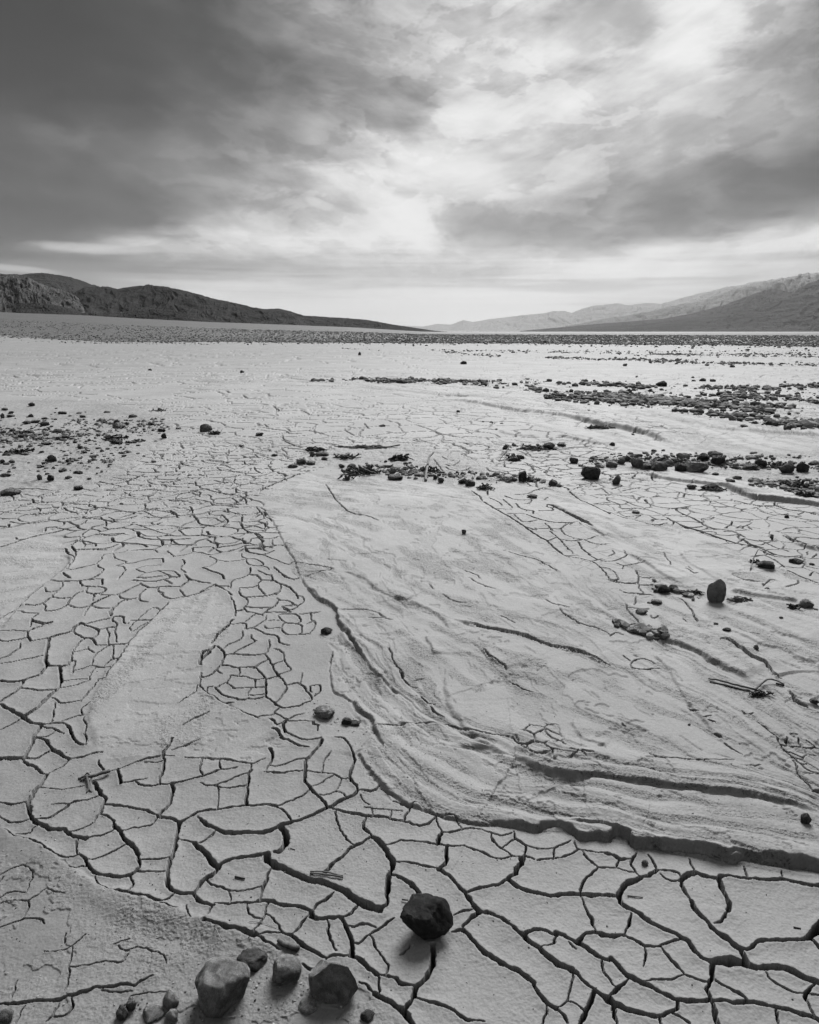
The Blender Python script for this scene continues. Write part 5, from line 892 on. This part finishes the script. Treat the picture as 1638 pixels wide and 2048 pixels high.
for k, q in enumerate((('dark root tangle in the middle of the litter at the head of the mud flow', Bb, 1270, 700, 260, 80, 46, WD, 6), ('dry roots and twigs behind the dark root tangle', Bb, 1130, 590, 180, 50, 34, WD, 5), ('twigs fanned out right of the dark root tangle', Bb, 1560, 605, 190, 60, 32, WK, 6), ('dry litter at the left end of the debris line', Bb, 900, 535, 160, 45, 22, WK, 5), ('thin line of dry stems behind the debris', Bb, 1300, 515, 400, 26, 34, WD, 4),
        ('fallen stems trailing down left of the root tangle', Bb, 1150, 760, 120, 50, 14, WD, 5), ('long thin root lying over the dark tangle', Bb, 1450, 668, 240, 20, 10, WK, 4), ('tuft of dry grass beside the lone rounded stone', Bb, 120, 405, 110, 40, 30, WK, 4), ('dry twigs around the bent bleached branch', Bc, 230, 690, 150, 70, 26, WD, 6), ('twigs right of the close pair of dark stones', Bc, 660, 825, 130, 60, 28, WD, 4),
        ('row of dry twigs left of the dark lumpy stone', Bc, 1040, 525, 200, 40, 40, WD, 5), ('dry twigs beside the dark upright stone', Bc, 840, 770, 140, 40, 30, WP, 3), ('twigs behind the pale forked stick', Bc, 880, 595, 120, 50, 22, WD, 5), ('dry brush at the far end of the bank', Bc, 1550, 365, 190, 30, 24, WK, 6), ('dark brush at the right below the stone row', Bd, 1450, 805, 220, 70, 46, WK, 6),
        ('dry stems over the half-buried dark stone', Bd, 800, 840, 180, 40, 26, WD, 4), ('twigs among the left half of the stone row', Bd, 500, 625, 260, 60, 30, WD, 6), ('twigs among the right half of the stone row', Bd, 1320, 650, 150, 60, 24, WD, 6), ('dark debris at the right edge below the brush', Bd, 1540, 900, 180, 40, 28, WK, 5), ('dry twigs lying in the gravelly patch at left', Ba, 150, 405, 170, 40, 26, WK, 5),
        ('dry twigs in the left part of the gravelly patch', Ba, 150, 545, 180, 50, 28, WK, 5), ('small twig cluster above the gravelly patch', Ba, 1245, 228, 90, 34, 14, WD, 5), ('twigs over the stones in the right of the gravelly patch', Ba, 900, 450, 160, 40, 20, WK, 5), ('thin twigs near the right end of the gravelly patch', Ba, 1080, 470, 130, 20, 14, WK, 4), ('twigs right of the tall upright stone', Cd, 1030, 380, 180, 36, 26, WD, 3),
        ('dark crumbs and twigs between the dark pair and the tall stone', Cd, 640, 322, 170, 40, 30, WK, 3), ('twigs beside the pale rounded stone at the right edge', Cd, 1450, 440, 120, 50, 20, WK, 3), ('twigs around the pale stick near the right edge', Cd, 1140, 85, 90, 40, 14, WK, 3), ('dry litter under the forked branch', Cd, 1180, 1115, 180, 50, 26, WK, 2))):
    brush(q[0], *q[1:6], int(q[6] * 1.5), q[7], q[8] * (1.7 if q[1] is not Cd else 1.3), .9, k + 3)
print('wood done', time.time() - T0)
# ------------------------------------------------------------------ sky
world = bpy.data.worlds.new('World'); C_ = bpy.context.scene; C_.world = world; world.use_nodes = True
SUN_EL, SUN_AZ = math.radians(40), math.radians(16)      # azimuth clockwise from straight ahead
N = NT('', world)
tc = N.n('ShaderNodeTexCoord').outputs['Generated']
sep = N.n('ShaderNodeSeparateXYZ'); N.l(tc, sep.inputs[0])
dx, dy, dz = sep.outputs
# cloud-layer coordinates: where the line of sight meets a flat layer of cloud
zc = N.math('ADD', N.math('MAXIMUM', dz, 0.), .09)
comb = N.n('ShaderNodeCombineXYZ'); N.l(N.math('DIVIDE', dx, zc), comb.inputs[0]); N.l(N.math('DIVIDE', dy, zc), comb.inputs[1])
lay = comb.outputs[0]
azn = N.math('ARCTAN2', dx, dy); eln = N.math('ARCSINE', dz)
w1 = N.math('SUBTRACT', N.noise(lay, 1.3, 3, .55), .5); w2 = N.math('SUBTRACT', N.noise(N.mapping(lay, loc=(7, 3, 2)), 1.3, 3, .55), .5)
w3 = N.math('SUBTRACT', N.noise(N.mapping(tc, loc=(3, 1, 5), sc=(1, 1, 2.6)), 9., 6, .66), .5)
w4 = N.math('SUBTRACT', N.noise(N.mapping(tc, loc=(9, 4, 1), sc=(1, 1, 2.6)), 9., 6, .66), .5)
el_f = N.mr(eln, 0., .35, .10, 1.)
azw = N.math('ADD', azn, N.math('MULTIPLY', N.math('ADD', N.math('MULTIPLY', w1, .13), N.math('MULTIPLY', w3, .17)), el_f))
elw = N.math('ADD', eln, N.math('MULTIPLY', N.math('ADD', N.math('MULTIPLY', w2, .09), N.math('MULTIPLY', w4, .075)), el_f))
HAZE_ = 1.6e-5; SKYMUL = .40; OVER = .22
YS = [-60, 0, 60, 120, 180, 230, 270, 300, 330, 360, 400, 430, 460, 475, 490, 505, 520, 540, 560, 580, 600, 640, 663]
SKY = {
 -150: [58, 58, 58, 62, 85, 95, 100, 105, 110, 112, 106, 108, 110, 114, 118, 112, 118, 150, 150, 150, 160, 170, 170],
 0:    [64, 62, 58, 66, 96, 108, 112, 112, 114, 118, 112, 106, 108, 114, 120, 115, 122, 185, 155, 150, 160, 175, 175],
 100:  [70, 72, 70, 72, 78, 96, 124, 124, 112, 110, 118, 108, 108, 122, 165, 135, 125, 160, 165, 160, 165, 180, 180],
 205:  [84, 84, 82, 84, 82, 86, 108, 128, 122, 112, 116, 102, 112, 160, 225, 165, 145, 150, 160, 175, 180, 190, 190],
 310:  [95, 95, 88, 92, 92, 100, 128, 132, 134, 132, 122, 108, 165, 222, 205, 190, 160, 150, 190, 195, 200, 205, 205],
 410:  [102, 100, 94, 98, 106, 122, 140, 140, 142, 146, 148, 150, 200, 212, 214, 205, 170, 160, 200, 205, 208, 212, 212],
 512:  [135, 130, 112, 108, 124, 140, 142, 140, 146, 165, 170, 160, 195, 205, 212, 212, 168, 170, 202, 205, 212, 216, 216],
 614:  [152, 150, 145, 122, 140, 154, 150, 150, 190, 225, 205, 188, 215, 220, 222, 216, 170, 190, 200, 190, 215, 222, 222],
 716:  [176, 172, 166, 150, 148, 168, 172, 160, 215, 240, 195, 200, 222, 224, 228, 205, 176, 192, 178, 188, 215, 225, 225],
 819:  [192, 190, 190, 185, 180, 180, 215, 240, 238, 228, 214, 236, 236, 236, 228, 195, 190, 196, 178, 202, 216, 226, 226],
 921:  [200, 200, 200, 198, 205, 232, 238, 234, 222, 216, 212, 182, 176, 205, 212, 200, 205, 188, 180, 212, 215, 222, 222],
 1024: [210, 205, 215, 212, 236, 238, 218, 206, 200, 196, 202, 178, 160, 162, 176, 184, 214, 196, 190, 214, 216, 218, 218],
 1126: [232, 226, 216, 232, 222, 210, 202, 196, 200, 198, 196, 166, 156, 152, 160, 180, 228, 224, 208, 208, 212, 212, 212],
 1228: [220, 214, 182, 222, 216, 196, 190, 190, 194, 186, 172, 152, 148, 150, 162, 196, 214, 232, 205, 196, 192, 190, 190],
 1330: [240, 238, 234, 232, 196, 186, 186, 184, 180, 166, 142, 138, 146, 160, 198, 222, 200, 222, 196, 190, 186, 182, 182],
 1433: [238, 236, 240, 222, 188, 184, 176, 166, 150, 138, 126, 130, 150, 176, 208, 200, 190, 188, 186, 180, 176, 172, 172],
 1535: [210, 190, 170, 160, 166, 172, 156, 138, 120, 114, 116, 130, 176, 215, 205, 190, 196, 190, 186, 172, 168, 165, 165],
 1638: [130, 126, 122, 130, 148, 150, 124, 108, 106, 110, 124, 148, 205, 230, 200, 186, 195, 186, 178, 168, 164, 160, 160],
 1800: [120, 118, 118, 122, 130, 132, 118, 106, 104, 108, 120, 145, 195, 215, 195, 186, 190, 184, 176, 168, 164, 160, 160]}
KX = sorted(SKY)
GRID = np.array([[s2l(v) for v in SKY[k]] for k in KX])
def sky_at(az, el):
    x_, y_, z_ = math.sin(az) * math.cos(el), math.cos(az) * math.cos(el), math.sin(el)
    fwd = y_ * cT - z_ * sT; upc = y_ * sT + z_ * cT
    over = OVER
    if fwd < .15: return over
    px_, py_ = 819 + F * x_ / fwd, 1024 - F * upc / fwd
    cx = np.clip(px_, KX[0], KX[-1]); cy = np.clip(py_, YS[0], YS[-1])
    i = min(np.searchsorted(KX, cx, 'right') - 1, len(KX) - 2); f = (cx - KX[i]) / (KX[i + 1] - KX[i])
    v = (1 - f) * np.interp(cy, YS, GRID[i]) + f * np.interp(cy, YS, GRID[i + 1])
    out = max(0, (-60 - py_) / 400, (-150 - px_) / 500, (px_ - 1800) / 500)
    out = min(out, 1); return float(v * (1 - out) + over * out)
AZK = np.radians(np.linspace(-40, 40, 17)); stepk = AZK[1] - AZK[0]
ELK = np.radians(np.array([-1, .3, 1.2, 2., 2.8, 3.6, 4.4, 5.1, 5.8, 6.5, 7.2, 8., 9., 10.2, 11.4, 12.7, 14, 15.5, 17.2, 19, 21, 23, 25, 28, 31, 36, 45]))
elfac = N.mr(elw, float(ELK[0]), float(ELK[-1]), 0., 1., 'LINEAR')
acc = None
for a in AZK:
    cr = N.n('ShaderNodeValToRGB'); N.l(elfac, cr.inputs[0]); cr.color_ramp.interpolation = 'EASE'
    els = cr.color_ramp.elements
    while len(els) < len(ELK): els.new(.5)
    for e_, el in zip(els, ELK): e_.position = float((el - ELK[0]) / (ELK[-1] - ELK[0]))
    for e_, el in zip(els, ELK):
        v = sky_at(float(a), float(max(el, 0.002)));
        Tz = math.exp(-HAZE_ * min(2700 / math.sin(max(el, .02)), 60000.)); v = max((v - (1 - Tz) * .42) / Tz, .02)
        v *= float(np.interp(a, [-.5, -.1], [.70, 1.])); e_.color = (v, v, v, 1)
    sp = N.n('ShaderNodeSeparateColor'); N.l(cr.outputs[0], sp.inputs[0])
    dlt = N.math('ABSOLUTE', N.math('DIVIDE', N.math('SUBTRACT', azw, float(a)), float(stepk)))
    wt = N.math('SUBTRACT', 1., dlt, clamp=True)
    wt = N.mr(wt, 0., 1., 0., 1.)
    q = N.math('MULTIPLY', sp.outputs[0], wt)
    acc = q if acc is None else N.math('ADD', acc, q)
inside = N.math('MULTIPLY', N.mr(azw, math.radians(-40), math.radians(-39), 0., 1.), N.mr(azw, math.radians(39), math.radians(40), 1., 0.))
cloud = N.math('ADD', N.math('MULTIPLY', acc, inside), N.math('MULTIPLY', OVER, N.math('SUBTRACT', 1., inside)))
# billows and streaks of the layer
vb = N.math('SUBTRACT', eln, N.math('MULTIPLY', N.math('SQRT', N.math('ADD', N.math('POWER', N.math('SUBTRACT', azn, .06), 2.), .004)), .42))
c2 = N.n('ShaderNodeCombineXYZ'); N.l(N.math('MULTIPLY', azn, 2.6), c2.inputs[0]); N.l(N.math('MULTIPLY', vb, 9.5), c2.inputs[1])
st_ = N.noise(c2.outputs[0], 1.7, 7, .64, .3)
bl = N.noise(N.mapping(tc, loc=(2, 8, 3), sc=(1, 1, 2.2)), 6.5, 7, .62, .25)
fn = N.noise(N.mapping(tc, loc=(5, 5, 5), sc=(1, 1, 3.2)), 18, 5, .66, .2)
det = N.math('ADD', N.math('MULTIPLY', N.math('SUBTRACT', st_, .5), 1.45), N.math('MULTIPLY', N.math('SUBTRACT', bl, .5), 1.3))
det = N.math('ADD', det, N.math('MULTIPLY', N.math('SUBTRACT', fn, .5), .45))
ed_ = N.noise(N.mapping(tc, loc=(8, 1, 6), sc=(1, 1, 2.4)), 7.5, 7, .6, .4)
det = N.math('ADD', det, N.math('ADD', N.math('MULTIPLY', N.mr(ed_, .50, .535), .18), -.09))
# thin level bands of cloud low over the horizon
low = N.mr(eln, math.radians(1), math.radians(9), 1., 0.)
bands = N.noise(N.mapping(tc, loc=(1, 2, 0), sc=(1.2, 1.2, 46)), 2.2, 6, .55, .4)
det = N.math('ADD', N.math('MULTIPLY', det, N.mr(eln, 0., math.radians(9), .15, 1.)), N.math('MULTIPLY', N.math('MULTIPLY', N.math('SUBTRACT', bands, .5), 2.0), low))
cloud = N.math('MULTIPLY', cloud, N.math('ADD', 1., det))
def puff(px, py, rx, ry, rot, val, amt, edge=.35, nz=.9, sc=26):
    """a single cloud: soft ellipse with a ragged edge, at a fixed direction of the sky"""
    global cloud
    a, e = azel(px, py); d_a = rx / F; d_e = ry / F
    u_ = N.math('DIVIDE', N.math('SUBTRACT', azn, a), d_a); v_ = N.math('DIVIDE', N.math('SUBTRACT', eln, e), d_e)
    if rot:
        c, s_ = math.cos(rot), math.sin(rot)
        u2 = N.math('ADD', N.math('MULTIPLY', u_, c), N.math('MULTIPLY', v_, s_ * ry / rx)); v2 = N.math('SUBTRACT', N.math('MULTIPLY', v_, c), N.math('MULTIPLY', u_, s_ * rx / ry)); u_, v_ = u2, v2
    r2 = N.math('ADD', N.math('MULTIPLY', u_, u_), N.math('MULTIPLY', v_, v_))
    nzv = PN[0] if sc < 30 else PN[1]
    q_ = N.math('ADD', r2, N.math('MULTIPLY', nzv, nz * 3))
    m = N.math('MULTIPLY', N.mr(q_, 1 + edge, 1 - edge, 0., 1.), amt)
    cloud = N.math('ADD', N.math('MULTIPLY', cloud, N.math('SUBTRACT', 1., m)), N.math('MULTIPLY', m, N.math('MULTIPLY', s2l(val), N.math('ADD', 1., N.math('MULTIPLY', nzv, .5)))))
PN = [N.math('SUBTRACT', N.noise(N.mapping(tc, loc=(3, 3, q), sc=(1, 1, 1.6)), q, 5, .62), .5) for q in (18, 46)]
puff(950, 440, 88, 32, 0, 152, .6, .7, .9, 46)
puff(985, 480, 55, 14, 0, 172, .5, .5, .7, 40)
puff(1060, 338, 52, 12, .1, 214, .5, .5, .8, 50)
puff(1215, 50, 70, 34, 0, 180, .6, .7, .8, 16)
puff(1378, 252, 48, 26, -.3, 158, .4, .7, .8, 22)
puff(1290, 545, 60, 5, 0, 243, .8, .5, .3, 60)
puff(1310, 532, 36, 9, 0, 240, .7, .5, .7, 60)
puff(1120, 553, 80, 5, 0, 236, .7, .5, .3, 50)
puff(1100, 568, 60, 3.5, 0, 236, .7, .5, .3, 50)
puff(1570, 482, 70, 5, .12, 238, .7, .5, .5, 50)
puff(1480, 542, 55, 6, .1, 214, .5, .6, .4, 40)
puff(1150, 575, 130, 10, 0, 178, .6, .6, .4, 20)
puff(30, 537, 60, 5, -.05, 205, .6, .8, .5, 46)
puff(170, 496, 80, 8, -.03, 215, .5, .8, .6, 46)
puff(1600, 553, 120, 16, .3, 205, .6, .7, .5, 20)
puff(640, 408, 26, 8, -.3, 225, .5, .6, .6, 40)
cloud = N.math('MULTIPLY', N.math('POWER', N.math('MAXIMUM', cloud, .02), 1.22), 1.12); cloud = N.math('DIVIDE', cloud, N.math('POWER', N.math('ADD', 1., N.math('POWER', N.math('DIVIDE', cloud, .90), 5.)), .2))
sky = N.n('ShaderNodeTexSky', sky_type='NISHITA', sun_disc=False, sun_elevation=SUN_EL, sun_rotation=SUN_AZ)
bw = N.n('ShaderNodeRGBToBW'); N.l(sky.outputs[0], bw.inputs[0])
bg1 = N.n('ShaderNodeBackground'); N.l(N.grey(bw.outputs[0]), bg1.inputs[0]); bg1.inputs[1].default_value = .0008
bg2 = N.n('ShaderNodeBackground'); N.l(N.grey(cloud), bg2.inputs[0]); bg2.inputs[1].default_value = SKYMUL
ad = N.n('ShaderNodeAddShader'); N.l(bg1.outputs[0], ad.inputs[0]); N.l(bg2.outputs[0], ad.inputs[1])
wo = N.n('ShaderNodeOutputWorld'); N.l(ad.outputs[0], wo.inputs[0])
world.cycles.sampling_method = 'MANUAL'; world.cycles.sample_map_resolution = 512

sun = bpy.data.lights.new('sun', 'SUN'); sun.energy = 1.5; sun.angle = math.radians(32); sun.color = (1, 1, 1)
so = bpy.data.objects.new('sun', sun); C.objects.link(so)
sd_ = Vector((math.sin(SUN_AZ) * math.cos(SUN_EL), math.cos(SUN_AZ) * math.cos(SUN_EL), math.sin(SUN_EL)))
so.rotation_euler = sd_.to_track_quat('Z', 'Y').to_euler()

# ------------------------------------------------------------------ haze
HAZE = HAZE_
if HAZE:
    bm = bmesh.new(); bmesh.ops.create_cube(bm, size=1.)
    top, bot = 2700., -3.
    for v in bm.verts: v.co = Vector((v.co.x * 130000, v.co.y * 130000, bot if v.co.z < 0 else top))
    me = bpy.data.meshes.new('haze'); bm.to_mesh(me); bm.free()
    m = bpy.data.materials.new('haze'); m.use_nodes = True; t = m.node_tree; t.nodes.clear()
    pv = t.nodes.new('ShaderNodeVolumePrincipled'); pv.inputs['Color'].default_value = (.97, .97, .97, 1); pv.inputs['Density'].default_value = HAZE
    pv.inputs['Anisotropy'].default_value = .2
    t.links.new(pv.outputs[0], t.nodes.new('ShaderNodeOutputMaterial').inputs['Volume']); me.materials.append(m)
    hz = link('haze', me); hz['kind'] = 'stuff'; hz['label'] = 'pale haze in the air over the plain'

cam = bpy.data.cameras.new('camera'); co = bpy.data.objects.new('camera', cam); C.objects.link(co)
cam.sensor_fit = 'HORIZONTAL'; cam.sensor_width = 24.; cam.lens = 24. * F / W; cam.clip_start = .05; cam.clip_end = 400000
co.location = (0, 0, HC); co.rotation_euler = (math.pi / 2 - TH, 0, 0)
S = bpy.context.scene; S.camera = co
S.view_settings.view_transform = 'Standard'; S.view_settings.look = 'None'; S.view_settings.exposure = math.log2(1 / SKYMUL); S.view_settings.gamma = 1.
S.cycles.max_bounces = 6; S.cycles.diffuse_bounces = 0; S.cycles.adaptive_threshold = .03; S.cycles.volume_bounces = 1
print('scene done', time.time() - T0)
